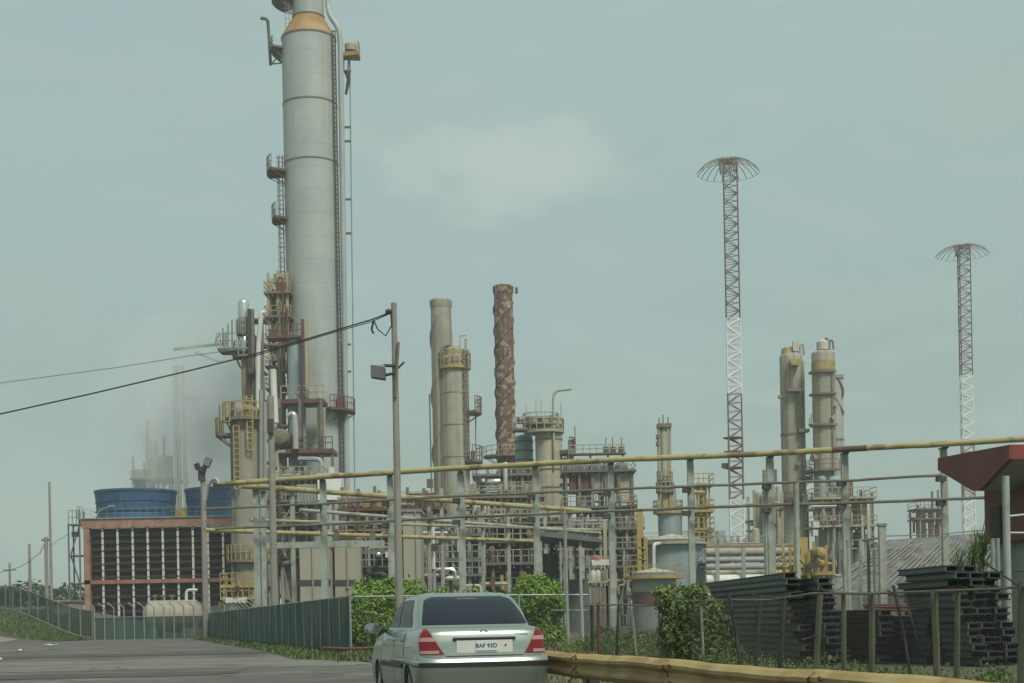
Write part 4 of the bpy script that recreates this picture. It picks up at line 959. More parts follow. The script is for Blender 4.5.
# ---- silver topped slim column, dark framed
Y = 168; S = pxm(Y)
t = T('reactor_column', 'slim column with shiny rounded aluminium cap and bent handrails in the steam', 'column', 244, 330, Y); X, Zz = t.X, t.Z
mb = MB(); mb.lathe(vessel_prof(5.6/S, Zz(244, 318), Zz(244, 304), 1.0), 24); t.part('cap', mb, 'silver')
mb = MB(); mb.lathe([(5.4/S, Zz(244, 333)), (5.4/S, Zz(244, 318)+.01)], 24); t.part('neck', mb, 'grey')
mb = MB(); mb.lathe([(5.6/S, Zz(245, 352)), (6.2/S, Zz(245, 346)), (5.6/S, Zz(245, 338)), (3/S, Zz(245, 334))], 24); t.part('bulb', mb, 'silver')
mb = MB(); mb.lathe([(3.4/S, Zz(246, 420)), (3.6/S, Zz(245, 352))], 20); t.part('shell', mb, weathered('orange stained shell', (.36, .25, .17), (.27, .19, .13), .7, 0, .6))
for yy, a0, a1, ro in ((333, 100, 290, 8), (356, 60, 330, 12)):
    z = Zz(244, yy); platform(t, (0, 0), 5.5/S, ro/S, z, a0, a1, 'brown', 'grey', 10, .25, 1.4, .07)
z = Zz(232, 350); mb = MB(); mb.bx(X(220, 348), X(240, 348), -1.5, 1.5, z-.3, z); d = t.part('platform', mb, 'darkgrey')
mb = MB(); rail_line(mb, [(X(219+4*k, 348), -1.45) for k in range(6)], z, 1.6, .07); mb.path([(X(219, 345), -1.4, Zz(219, 350)), (X(218, 340), -1.4, Zz(218, 342)), (X(222, 337), -1.4, Zz(222, 337))], .1, 5); t.part('railing', mb, 'grey', d)
for x, y in ((225, 330), (230, 326), (234, 322), (228, 334)):
    mb = MB(); mb.tube((X(x, 345), -1.2, Zz(x, 349)), (X(x, y), -1.2, Zz(x, y)), .08, 4); t.part('vent_stub', mb, 'darkgrey')
mb = MB(); mb.bx(X(249, 340), X(256, 340), -.8, 1.2, Zz(250, 356), Zz(250, 336)); t.part('cabinet', mb, weathered('violet grey panel', (.15, .12, .14), (.1, .085, .1)))
for k, yy in enumerate((320, 345, 372, 400)):
    mb = MB(); mb.bx(X(251, yy), X(266, yy), -1, 1.6, Zz(252, yy)-.2, Zz(252, yy)); t.part('deck', mb, 'brown')
for x in (252.5, 255.5, 264.5):
    mb = MB(); mb.bx(X(x, 400)-.2, X(x, 400)+.2, -1.2, -.8, 0, Zz(x, 311 if x < 260 else 318)); t.part('frame_leg', mb, 'brown' if x > 254 else 'dark')
pipe(t, [(X(259.5, 560), -1.8, Zz(259.5, 560)), (X(261, 350), -1.8, Zz(261, 350)), (X(264, 316), -1.8, Zz(264, 316)), (X(268, 316), -1.8, Zz(268, 316))], .27, 'white', 10)
pipe(t, [(X(275.5, 372), -1.8, Zz(275.5, 372)), (X(276.5, 398), -1.8, Zz(276.5, 398)), (X(278, 425), -1.8, Zz(278, 425))], .38, 'white', 10)
for yy in (375, 412, 426): mb = MB(); mb.lathe([(.6, -.3), (.6, .3)], 10, (X(254, yy), -1.4, Zz(254, yy)), 'x'); t.part('valve', mb, 'dark')
# ---- big beige regenerator drum
Y = 160; S = pxm(Y)
t = T('reactor_vessel', 'wide beige vessel with yellow ladders behind the floodlight pole', 'vessel', 247, 500, Y); X, Zz = t.X, t.Z
r = 15.5/S
mb = MB(); mb.lathe([(r, 0), (r, Zz(247, 417)), (r*.93, Zz(247, 411)), (r*.8, Zz(247, 408)), (r*.3, Zz(247, 405))], 40); t.part('shell', mb, weathered('tan regenerator', (.29, .27, .215), (.225, .21, .168), .75, 0, .3, (.2, .15, .09), .4, 1)) 
for yy, a0, a1, ro, m_ in ((419, 160, 385, 20, 'yellow'), (434, 150, 215, 27, 'yellow'), (560, 200, 380, 19, 'yellow')):
    platform(t, (0, 0), r, ro/S+.3, Zz(247, yy), a0, a1, 'brown', m_, 12, .3, 1.6, .08)
for xa, ya, yb in ((240, 490, 428), (253.5, 452, 398), (231, 424, 404)):
    ladder(t, X(xa, 440), -r-.4, Zz(xa, ya), Zz(xa, yb), 'yellow', .6, False, -1, .1)
mb = MB(); mb.tube((X(221, 440), -1, Zz(221, 434)), (X(221.5, 404), -1, Zz(221.5, 406)), .08, 5); t.part('vent_stub', mb, 'darkgrey')
for x, yt in ((235, 404), (263, 392), (267, 404)):
    pipe(t, [(X(x, 600), -r*.8, .3), (X(x, yt), -r*.8, Zz(x, yt))], .22, 'grey' if x > 240 else 'darkgrey', 8)
# ---- process clutter under the columns (left to centre)
unit('process_unit', 'low tan equipment deck with valves below the slim blue grey column', 'process unit', 268, 318, 470, 165, 5, (478, 500, 524, 556), 4, 41, 'grey', 'brown', 'tan',
     (('v', 272, 279, 470, 600, 'tan', 2), ('h', 283, 300, 505, 516, 'redsteel', 1), ('b', 300, 316, 480, 498, 'beigewall', 2), ('v', 304, 314, 503, 560, 'tan', 3), ('h', 270, 290, 530, 545, 'grey', 1), ('b', 282, 312, 560, 600, 'beigewall', 2)), 14)
t = T('control_cabin', 'white boxy cabin with a roof stub beside the foot of the tallest column', 'cabin', 331, 485, 160); X, Zz = t.X, t.Z
mb = MB(); mb.bx(X(317.5, 480), X(341, 480), 0, 3, Zz(320, 500), Zz(320, 476)); t.part('wall', mb, 'mastwhite')
mb = MB(); mb.bx(X(316.5, 480), X(341.5, 480), -.2, 3.2, Zz(320, 476), Zz(320, 473)); rf = t.part('roof', mb, 'offwhite')
mb = MB(); mb.bx(X(328, 470), X(333, 470), .8, 1.4, Zz(330, 473), Zz(330, 466)); t.part('roof_stub', mb, 'white', rf)
for x in (318.5, 340):
    for yy in (.2, 2.8): mb = MB(); mb.bx(X(x, 510)-.15, X(x, 510)+.15, yy-.15, yy+.15, 0, Zz(x, 500)); t.part('leg', mb, 'grey')
mb = MB(); mb.bx(X(296, 480), X(317, 480), .4, 2, Zz(300, 503), Zz(300, 484)); an = t.part('annex', mb, 'beigewall')
mb = MB()
for k in range(6): xx = X(298+3.2*k, 490); mb.bx(xx-.08, xx+.08, .25, .38, Zz(300, 502), Zz(300, 485))
t.part('annex_bars', mb, 'grey', an)
unit('process_unit', 'rusty pipe deck with many valves right of the white cabin', 'process unit', 342, 440, 490, 158, 5, (508, 536), 6, 42, 'brown', 'rust', 'tan',
     (('b', 344, 358, 499, 508, 'brown', 1), ('b', 345, 352, 510, 516, 'white', 1), ('b', 362, 384, 500, 508, 'brightyellow', 1.5), ('h', 385, 405, 500, 510, 'tan', 1), ('e', 392, 400, 512, 520, 'dark', 0), ('b', 408, 436, 494, 508, 'rust', 2)), 26, ('tan', 'rust', 'brown', 'rust', 'grey', 'tan'))
for i, (xa, xb, ya, Yd, lab) in enumerate(((300, 330, 546, 138, 'flat beige block wall building behind the second rack post'), (335, 361, 543, 140, 'beige rendered tank house with a dark plinth left of the hedge'), (404, 421, 512, 139, 'tall narrow beige building right of the concrete pole'))):
    t = T('beige_building', lab, 'building', (xa+xb)/2, ya, Yd); X, Zz = t.X, t.Z
    mb = MB(); mb.bx(X(xa, 580), X(xb, 580), 0, 6, .0, Zz(xa, ya)); t.part('wall', mb, 'beigewall')
    mb = MB(); mb.bx(X(xa, 580)-.15, X(xb, 580)+.15, -.15, 6.15, Zz(xa, ya), Zz(xa, ya)+.25); t.part('roof_slab', mb, 'concrete')
    mb = MB(); mb.bx(X(xa, 580)-.08, X(xb, 580)+.08, -.12, -.02, Zz(xa, 585), Zz(xa, 580)); t.part('plinth_band', mb, 'dark')
    mb = MB(); mb.tube((X(xa, 580)+1.2, -.12, 0), (X(xa, 580)+1.2, -.12, Zz(xa, ya)), .07, 6); t.part('downpipe', mb, 'grey')
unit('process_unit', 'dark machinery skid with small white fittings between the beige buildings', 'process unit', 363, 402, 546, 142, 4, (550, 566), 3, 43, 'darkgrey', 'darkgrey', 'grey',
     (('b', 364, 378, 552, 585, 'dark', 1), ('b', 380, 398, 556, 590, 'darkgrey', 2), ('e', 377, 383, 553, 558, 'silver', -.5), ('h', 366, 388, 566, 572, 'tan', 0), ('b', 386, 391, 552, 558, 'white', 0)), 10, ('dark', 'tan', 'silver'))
unit('process_unit', 'pump deck with white cabinets behind the car roof', 'process unit', 424, 480, 520, 145, 5, (534, 558, 574), 5, 44, 'grey', 'darkgrey', 'grey',
     (('b', 444, 457, 544, 568, 'white', 2), ('v', 462, 474, 540, 572, 'grey', 2), ('b', 446, 460, 572, 582, 'white', 2), ('v', 427, 432, 520, 590, 'tan', 1), ('h', 436, 450, 526, 534, 'silver', 1), ('b', 462, 478, 575, 600, 'dark', 3)), 20, ('silver', 'tan', 'grey', 'dark', 'white'))
unit('process_unit', 'dark pump deck with orange tank and tan pipes right of the rusty stack foot', 'process unit', 478, 562, 508, 147, 6, (522, 540, 562), 6, 45, 'brown', 'darkgrey', 'tan',
     (('v', 488, 500, 520, 562, 'yellow', 2), ('h', 505, 530, 526, 538, 'dark', 2), ('b', 510, 530, 548, 580, 'bluegrey', 3), ('b', 480, 512, 566, 600, 'dark', 3), ('h', 530, 560, 512, 522, 'tan', 2), ('b', 532, 556, 566, 600, 'dark', 3), ('b', 474, 486, 505, 514, 'offwhite', 1)), 26, ('tan', 'brown', 'grey', 'yellow', 'dark'))

unit('process_unit', 'pale tan pipe tangle behind the rusty valve deck left of the grey chimney', 'process unit', 352, 428, 497, 176, 6, (503, 520, 548), 6, 71, 'tan', 'tan', 'tan',
     (('v', 356, 364, 505, 590, 'tan', 2), ('h', 370, 396, 506, 518, 'stackgrey', 2), ('v', 402, 412, 498, 590, 'beigewall', 3), ('b', 376, 396, 524, 560, 'beigewall', 4), ('v', 416, 424, 500, 560, 'stackgrey', 2), ('h', 358, 380, 530, 541, 'tan', 1)), 16, ('tan', 'stackgrey', 'yellow', 'beigewall', 'rust'))
unit('process_unit', 'pale beige pipe tangle between the platformed column and the rusty chimney', 'process unit', 462, 540, 488, 178, 6, (496, 514, 540, 564), 6, 72, 'tan', 'brown', 'tan',
     (('v', 470, 480, 490, 590, 'stackgrey', 2), ('b', 484, 504, 500, 540, 'beigewall', 4), ('h', 500, 526, 498, 510, 'tan', 1), ('v', 512, 522, 515, 590, 'offwhite', 2), ('v', 528, 537, 492, 590, 'tan', 3), ('b', 470, 500, 545, 590, 'beigewall', 4)), 16, ('tan', 'stackgrey', 'yellow', 'silver', 'beigewall'))
unit('process_unit', 'pale grey pipe tangle below the heater cells', 'process unit', 560, 640, 520, 180, 6, (528, 548, 566), 6, 73, 'grey', 'brown', 'tan',
     (('b', 566, 590, 525, 590, 'beigewall', 4), ('v', 596, 606, 520, 590, 'grey', 2), ('b', 608, 634, 540, 600, 'stackgrey', 4), ('h', 570, 600, 534, 545, 'tan', 1)), 14, ('tan', 'grey', 'stackgrey', 'yellow'))
unit('process_unit', 'low pale pipe frame between the blue grey tank and the twin columns', 'process unit', 712, 764, 538, 186, 5, (546, 562), 4, 74, 'grey', 'tan', 'grey',
     (('v', 716, 724, 530, 590, 'bluegrey', 2), ('h', 728, 748, 544, 554, 'stackgrey', 1), ('v', 752, 760, 528, 590, 'tan', 2)), 10, ('tan', 'grey', 'bluegrey'))
# ---- the centre stacks
def stack(name, label, x, ytop, Y, wpx, mat, pitch_px, nhel, yref, hr, seed, smat=None, topflare=1.0):
    t = T(name, label, 'chimney', x, yref, Y); S = pxm(Y); r = wpx/2/S; zt = t.Z(x, ytop)
    mb = MB(); mb.lathe([(r*1.03, 0)]+[(r*1.02, zt*k/12) for k in range(1, 12)]+[(r, zt-2.2), (r, zt), (r*.86, zt), (r*.86, zt-2)], 40, close=False); t.part('shell', mb, mat)
    mb = MB(); mb.lathe([(r*.98, zt-1.5), (r*1.10*topflare, zt-.9), (r*1.10*topflare, zt-.15), (r*1.0, zt+.02)], 40, close=False); t.part('rim_band', mb, smat or mat)
    zs, ze = zt*.35, zt-2.6; turns = (ze-zs)/(pitch_px/S)
    for k in range(nhel):
        pts = [(r*1.03*math.cos(2*math.pi*(turns*i/140+k/nhel)), r*1.03*math.sin(2*math.pi*(turns*i/140+k/nhel)), zs+(ze-zs)*i/140) for i in range(141)]
        mb = MB(); mb.path(pts, hr, 5); t.part('helical_strake', mb, smat or mat)
    return t, r
t, r = stack('chimney_stack', 'pale grey chimney with spiral ridges behind the platformed column', 441.3, 300, 232, 20.5, 'stackgrey', 115, 2, 330, .24, 1)
mb = MB(); mb.tube((t.X(430.5, 400), -1, t.Z(430.5, 560)), (t.X(430, 400), -1, t.Z(430, 395)), .12, 5); t.part('cable_riser', mb, 'darkgrey')
t, r = stack('chimney_stack', 'mottled rusty red and cream chimney with spiral ridges', 503.9, 286, 236, 18.6, 'rustystack', 62, 3, 330, .19, 2, 'rustystack', 1.02)
mb = MB(); mb.lathe([(r*.95, t.Z(503, 287)), (r*.5, t.Z(503, 284)), (r*.3, t.Z(503, 282))], 20); t.part('cap', mb, 'tan')
platform(t, (0, 0), r, r+2.2, t.Z(503, 456), 150, 390, 'brown', 'tan', 12, .3, 1.4, .07)
mb = MB(); mb.bx(t.X(515, 291), t.X(518, 291), -.5, .5, t.Z(515, 293), t.Z(515, 288)); t.part('warning_lamp', mb, 'darkgrey')
# platformed column B
Y = 215; S = pxm(Y)
t = T('absorber_column', 'pale tan column with a yellow railed top platform and brown ladder', 'column', 455, 400, Y); X, Zz = t.X, t.Z; r = 13.5/S
mb = MB(); mb.lathe(vessel_prof(r, 0, Zz(455, 360), .45), 40); t.part('shell', mb, 'stackgrey')
platform(t, (0, 0), r*.2, r*1.22, Zz(455, 367), 0, 360, 'yellow', 'yellow', 20, .4, 1.9, .07)
mb = MB(); mb.lathe([(r*.75, Zz(455, 362)), (r*.75, Zz(455, 350)), (r*.3, Zz(455, 346))], 24); t.part('manhole_cover', mb, 'tan')
mb = MB()
for k in range(8):
    a = 2*math.pi*k/8; mb.tube((r*1.1*math.cos(a), r*1.1*math.sin(a), Zz(455, 366)), (r*1.1*math.cos(a), r*1.1*math.sin(a), Zz(455, 350)), .1, 4)
t.part('canopy_posts', mb, 'yellow')
pipe(t, [(X(443, 560), -.6, 3), (X(442, 400), -.6, Zz(442, 400)), (X(440, 358), -.6, Zz(440, 358)), (X(444, 347), -.6, Zz(444, 347)), (X(451, 346), -.6, Zz(451, 346)), (X(454, 354), -.6, Zz(454, 354))], .27, 'brown', 10)
ladder(t, X(466.5, 400), -r*.7, Zz(466, 470), Zz(466, 352), 'brown', .6, True, -1, .1)
mb = MB(); mb.bx(X(466, 360)-.2, X(466, 360)+.2, -1, -.6, Zz(466, 368), Zz(466, 340)); mb.bx(X(460, 338)-.08, X(460, 338)+.08, -1, -.8, Zz(460, 350), Zz(460, 337)); mb.bx(X(460, 338), X(466, 338), -1, -.9, Zz(460, 337)-.1, Zz(460, 337)+.06); t.part('davit', mb, 'tan')
for yy, a0, a1 in ((412, -40, 40), (461, -50, 40)):
    platform(t, (0, 0), r, r+1.9, Zz(470, yy), a0, a1, 'brown', 'brown', 8, .35, 2.0, .09)
mb = MB(); mb.bx(X(471, 455), X(475, 455), -1.8, -.8, Zz(471, 461), Zz(471, 452)); t.part('lockbox', mb, 'redsteel')
for yy in (393, 425, 457): z = Zz(455, yy); mb = MB(); mb.lathe([(r, z-.12), (r+.06, z-.12), (r+.06, z+.12), (r, z+.12)], 40, close=False); t.part('weld_band', mb, 'tan')
pipe(t, [(X(476, 470), .6, Zz(476, 470)), (X(475.5, 398), .6, Zz(475.5, 398))], .1, 'grey', 5)
# vessel D with the crowded top and lamp arm
Y = 200; S = pxm(Y)
t = T('coke_drum', 'wide tan drum with a crowded railed top and a bent lamp arm', 'vessel', 548.5, 430, Y); X, Zz = t.X, t.Z; r = 13.5/S
mb = MB(); mb.lathe([(r, 0), (r, Zz(548, 428)), (r*.8, Zz(548, 422)), (r*.3, Zz(548, 419))], 36); t.part('shell', mb, 'tan')
z = Zz(540, 431); mb = MB(); mb.sector((-.6, 0), .3, r*1.5, z-.35, z, 0, 360, 20); d = t.part('platform', mb, 'tan')
mb = MB(); rail_arc(mb, (-.6, 0), r*1.45, z, 0, 360, 1.5, 16, .08); t.part('railing', mb, 'tan', d)
z = Zz(540, 424); mb = MB(); mb.sector((-1.0, 0), .3, r*1.35, z-.3, z, 0, 360, 20); d = t.part('platform', mb, 'brown')
mb = MB(); rail_arc(mb, (-1.0, 0), r*1.3, z, 0, 360, 1.3, 14, .08); t.part('railing', mb, 'tan', d)
mb = MB(); zq = Zz(522, 429); mb.bx(X(513, 429), X(533, 429), -1.5, 1.5, zq-.3, zq); dq = t.part('platform', mb, 'brown'); mb = MB(); rail_line(mb, [(X(513+4*k, 429), -1.45) for k in range(6)], zq, 1.4, .07); t.part('railing', mb, 'tan', dq)
rnd = random.Random(4)
for k in range(16):
    xx = 515+3.2*k; mb = MB(); mb.box((X(xx, 424), rnd.uniform(-1, 1), Zz(xx, 424)+.4), (rnd.uniform(.3, .8), .6, rnd.uniform(.5, 1.2))); t.part('valve', mb, rnd.choice(('brown', 'silver', 'rust', 'tan')))
for xx, yt in ((526, 404), (536, 398), (541, 400), (553, 392), (561, 402)):
    mb = MB(); mb.tube((X(xx, 425), .2, Zz(xx, 425)), (X(xx, yt), .2, Zz(xx, yt)), .07, 4); t.part('rod', mb, 'grey')
pipe(t, [(X(554, 470), -2, Zz(554, 470)), (X(552.5, 400), -2, Zz(552.5, 400)), (X(556, 393), -2, Zz(556, 393)), (X(571, 391.5), -2, Zz(571, 391.5))], .16, 'tan', 8, name='lamp_arm')
platform(t, (0, 0), r, X(576, 455), Zz(570, 451), -40, 40, 'brown', 'rust', 8, .5, 1.6, .09); platform(t, (0, 0), r, X(574, 455), Zz(570, 459), -40, 40, 'brown', 'brown', 8, .3, 1.0, .07)
mb = MB(); mb.tube((X(575, 455), -1, Zz(575, 455)), (X(574.5, 427), -1, Zz(574.5, 427)), .09, 4); t.part('mast_rod', mb, 'darkgrey')
for yy in (440, 470, 488): z = Zz(548, yy); mb = MB(); mb.lathe([(r, z-.1), (r+.06, z-.1), (r+.06, z+.1), (r, z+.1)], 36, close=False); t.part('weld_band', mb, 'brown')
t = T('surge_drum', 'blue grey drum with horizontal bands left of the crowded tan drum', 'vessel', 524, 450, 203); X, Zz = t.X, t.Z; S = pxm(203)
mb = MB(); mb.lathe(vessel_prof(9/S, 0, Zz(524, 438), .4), 30); t.part('shell', mb, 'bluegrey')
for k in range(6): z = Zz(524, 442+9*k); mb = MB(); mb.lathe([(9/S, z-.12), (9.5/S, z-.12), (9.5/S, z+.12), (9/S, z+.12)], 30, close=False); t.part('band', mb, 'darkgrey')
unit('process_unit', 'tangled tan and dark equipment frame at the foot of the rusty chimney', 'process unit', 476, 534, 470, 190, 6, (474, 492), 5, 46, 'grey', 'brown', 'tan',
     (('b', 478, 486, 478, 492, 'dark', 0), ('e', 481, 486, 480, 484, 'white', -.5), ('v', 503, 508, 462, 490, 'silver', -1), ('h', 486, 502, 478, 486, 'silver', 0), ('v', 517, 532, 476, 515, 'tan', 2), ('b', 488, 500, 495, 515, 'bluegrey', 2)), 18)
# heater block F with its row of dark topped cells
t = unit('heater_block', 'row of tan and rusty heater cells with dark roofs and a railed bridge', 'heater', 566, 632, 470, 185, 7, (470, 506), 5, 47, 'brown', 'darkgrey', 'tan',
     (('b', 569, 576, 472, 492, 'rust', 1), ('b', 578, 589, 474, 492, 'rust', 1), ('b', 590, 600, 474, 493, 'grey', 1), ('b', 601, 608, 474, 494, 'grey', 1), ('b', 616, 632, 474, 493, 'tan', 1), ('v', 578, 590, 494, 512, 'offwhite', 2), ('b', 612, 632, 494, 503, 'offwhite', 1), ('b', 592, 634, 512, 546, 'grey', 2), ('hop', 590, 636, 530, 565, 'grey', 2)),
     12, ('tan', 'rust', 'brown', 'offwhite'))
for k in range(5):
    xx = 567+13*k; mb = MB(); mb.lathe([(.9, 0), (.7, .9), (.2, 1.0)], 12, (t.X(xx+3, 470), 1, t.Z(xx, 470))); t.part('roof_vent', mb, 'darkgrey')
z = t.Z(600, 450); mb = MB(); mb.bx(t.X(570, 450), t.X(628, 450), 3, 5, z-.15, z); d = t.part('bridge', mb, 'brown')
mb = MB(); rail_line(mb, [(t.X(570+7*k, 450), 3) for k in range(9)], z, 1.0, .07); t.part('railing', mb, 'tan', d)
for xx in (572, 592, 610, 625): mb = MB(); mb.bx(t.X(xx, 460)-.12, t.X(xx, 460)+.12, 3.5, 3.8, t.Z(xx, 472), z); t.part('bridge_leg', mb, 'brown')
for xx in (608, 615, 624): mb = MB(); mb.lathe([(.4, 0), (.4, .8), (.1, .9)], 10, (t.X(xx, 450), 4, z)); mb.tube((t.X(xx, 450), 4, z), (t.X(xx, 450), 4, z+2), .08, 4); t.part('valve', mb, 'darkgrey')
ladder(t, t.X(634, 540), -1, t.Z(634, 575), t.Z(634, 500), 'yellow', .7, True, -1, .1)
# slim tower G on a yellow ringed drum
Y = 178; S = pxm(Y)
t = T('slim_column', 'slim tan column with parallel pipes rising from a yellow railed drum', 'column', 664.5, 470, Y); X, Zz = t.X, t.Z
mb = MB(); mb.lathe(vessel_prof(3.6/S, Zz(664, 520), Zz(664, 426), .5), 20); t.part('shell', mb, 'tan')
for xx in (659, 670): pipe(t, [(X(xx, 510), -.3, Zz(xx, 510)), (X(xx-.7, 424), -.3, Zz(xx-.7, 424))], .2, 'tan', 6)
mb = MB(); mb.bx(X(657, 425), X(671, 425), -.7, .7, Zz(660, 428), Zz(660, 424)); t.part('head_frame', mb, 'brown')
for xx, yt in ((659, 418), (663, 415), (668, 417)): mb = MB(); mb.tube((X(xx, 424), 0, Zz(xx, 424)), (X(xx, yt), 0, Zz(xx, yt)), .1, 4); t.part('rod', mb, 'brown')
for yy in (437, 444): mb = MB(); mb.bx(X(656, yy), X(659, yy), -.8, .2, Zz(656, yy+2), Zz(656, yy-2)); t.part('junction_box', mb, 'brown')
mb = MB(); mb.lathe(vessel_prof(4.5/S, Zz(672, 515), Zz(672, 485), .5), 16, (X(672, 490), .5, 0)); t.part('side_pot', mb, 'grey')
for yy, ro in ((480, 8), (491, 9)): platform(t, (0, 0), .3, ro/S, Zz(664, yy), 0, 360, 'brown', 'tan', 12, .25, 1.0, .07)
platform(t, (X(668, 510), 0), .3, 15/S, Zz(668, 511), 0, 360, 'yellow', 'brightyellow', 16, .35, 1.2, .06)
mb = MB(); mb.lathe([(12/S, Zz(670, 560)), (12/S, Zz(670, 513))], 28, (X(670, 520), 0, 0)); t.part('base_drum', mb, 'bluegrey')
# white cone roofed tanks
def tank(label, x, yroof, yeave, ybase, wpx, Y, body, roofm, rim, yrim=None, label2=None):
    t = T('storage_tank', label, 'tank', x, yeave, Y); S = pxm(Y); r = wpx/2/S; ze, zr = t.Z(x, yeave), t.Z(x, yroof)
    mb = MB(); mb.lathe([(r, 0), (r, ze)], 48); t.part('shell', mb, body)
    mb = MB(); mb.lathe([(r*1.02, ze), (r*1.02, ze+.12), (.05, zr)], 48); t.part('roof', mb, roofm)
    mb = MB(); mb.lathe([(r, ze-.5), (r+.7, ze-.5), (r+.7, ze-.25), (r, ze-.25)], 48, close=False); d = t.part('walkway', mb, rim)
    mb = MB(); rail_arc(mb, (0, 0), r+.65, ze-.25, 0, 360, 1.0, 28, .028); t.part('railing', mb, rim, d)
    return t
t = tank('blue grey tank with a shallow white cone roof and yellow stairs', 672, 534, 541, 600, 64, 170, 'bluegrey', 'offwhite', 'tan'); X, Zz = t.X, t.Z
for xx in (637, 641): mb = MB(); mb.bx(X(xx, 540)-.35, X(xx, 540)+.35, -4.4, -3.9, 0, Zz(xx, 512 if xx < 640 else 540)); t.part('stair_post', mb, 'brightyellow')
mb = MB()
for k in range(14): mb.box((X(639, 540), -4.2, k*.62+.6), (.9, .6, .1), 0, (0, .35*(1 if k % 2 else -1)))
t.part('stair', mb, 'brightyellow')
pipe(t, [(X(650, 590), -4.4, .5), (X(650, 546), -4.4, Zz(650, 546)), (X(657, 545), -3.8, Zz(657, 545))], .2, 'white', 8)
t = tank('small grey tank with white cone roof, yellow rim and a magenta band', 654, 568, 573.5, 620, 44, 135, 'grey', 'offwhite', 'yellow'); X, Zz = t.X, t.Z
r = 22/pxm(135); mb = MB(); mb.lathe([(r+.03, Zz(654, 606)), (r+.03, Zz(654, 592))], 48, close=False); t.part('magenta_band', mb, 'pink')
unit('stair_tower', 'safety yellow stair frame right of the white cone roofed tank', 'stair tower', 697, 709, 484, 176, 3, (484, 510, 528, 542), 2, 51, 'brightyellow', 'brightyellow', 'brightyellow', (('b', 698, 707, 508, 512, 'yellow', 1), ('v', 699, 704, 514, 540, 'bluegrey', 1.5)), 2, ('yellow',), colr=.1)
t = T('storage_tank', 'plain blue grey tank half hidden behind the yellow stair frame', 'tank', 700, 545, 188); mb = MB(); mb.lathe([(26/pxm(188), 0), (26/pxm(188), t.Z(700, 541)), (.1, t.Z(700, 539))], 40); t.part('shell', mb, 'bluegrey')
mb = MB(); rail_arc(mb, (0, 0), 25/pxm(188), t.Z(700, 541), 0, 360, 1.1, 20, .05); t.part('railing', mb, 'grey')
# transformer group in front
t = T('transformer', 'small transformer with red top and a white board on a pole frame', 'transformer', 597, 580, 112); X, Zz = t.X, t.Z
for xx in (590, 607): mb = MB(); mb.bx(X(xx, 580)-.08, X(xx, 580)+.08, -.1, .1, 0, Zz(xx, 557)); t.part('leg', mb, 'concrete')
mb = MB(); mb.bx(X(591.5, 560), X(609, 560), -.3, -.2, Zz(592, 565.5), Zz(592, 560)); t.part('board', mb, 'white')
mb = MB(); mb.lathe([(.55, 0), (.5, .25), (.15, .35)], 16, (X(597, 560), .2, Zz(597, 560))); t.part('cap', mb, 'redbeam')
mb = MB(); mb.bx(X(590, 570)-.2, X(608, 570), -.3, .6, Zz(600, 583), Zz(600, 581)); t.part('shelf', mb, 'tan')
for xx in (593, 598, 603): mb = MB(); mb.lathe([(.25, 0), (.3, .3), (.25, .7), (.1, .9)], 12, (X(xx, 575), .1, Zz(xx, 581))); t.part('insulator', mb, 'offwhite' if xx < 600 else 'brown')
for xx in (592, 602): mb = MB(); mb.bx(X(xx, 590), X(xx, 590)+.55, -.1, .5, .3, Zz(xx, 586)); t.part('cabinet', mb, 'brown')
# dark canopy shed
t = T('canopy_shed', 'dark open canopy shed on thin posts right of the round bush', 'shed', 572, 540, 116); X, Zz = t.X, t.Z
mb = MB(); za, zb = Zz(545, 533), Zz(600, 541); mb.prism([(X(538, 536), za-.3), (X(538, 536), za), (X(575, 536), Zz(575, 534.5)), (X(602, 540), zb), (X(602, 540), zb-.2)], 'y', -1.5, 9); t.part('roof', mb, 'darkgrey')
for xx in (541, 560, 580, 600):
    for yy in (-1.2, 8.5): mb = MB(); mb.tube((X(xx, 560), yy, 0), (X(xx, 560), yy, Zz(xx, 542)), .09, 6); t.part('post', mb, 'palepost')
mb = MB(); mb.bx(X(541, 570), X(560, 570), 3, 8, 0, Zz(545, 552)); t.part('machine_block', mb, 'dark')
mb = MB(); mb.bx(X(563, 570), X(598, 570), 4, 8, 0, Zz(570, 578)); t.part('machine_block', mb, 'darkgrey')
pipe(t, [(X(565, 590), 0, .2), (X(565, 566), 0, Zz(565, 562)), (X(571, 563), 0, Zz(571, 560))], .12, 'silver', 8)
mb = MB(); mb.prism([(X(539, 560), 2.2), (X(552, 560), Zz(552, 541)), (X(556, 560), Zz(556, 541)), (X(543, 560), 2.2)], 'y', 1.5, 2.2); t.part('leaning_shade', mb, 'dark')  # dark slab modelled in place of the leaning shade by the canopy

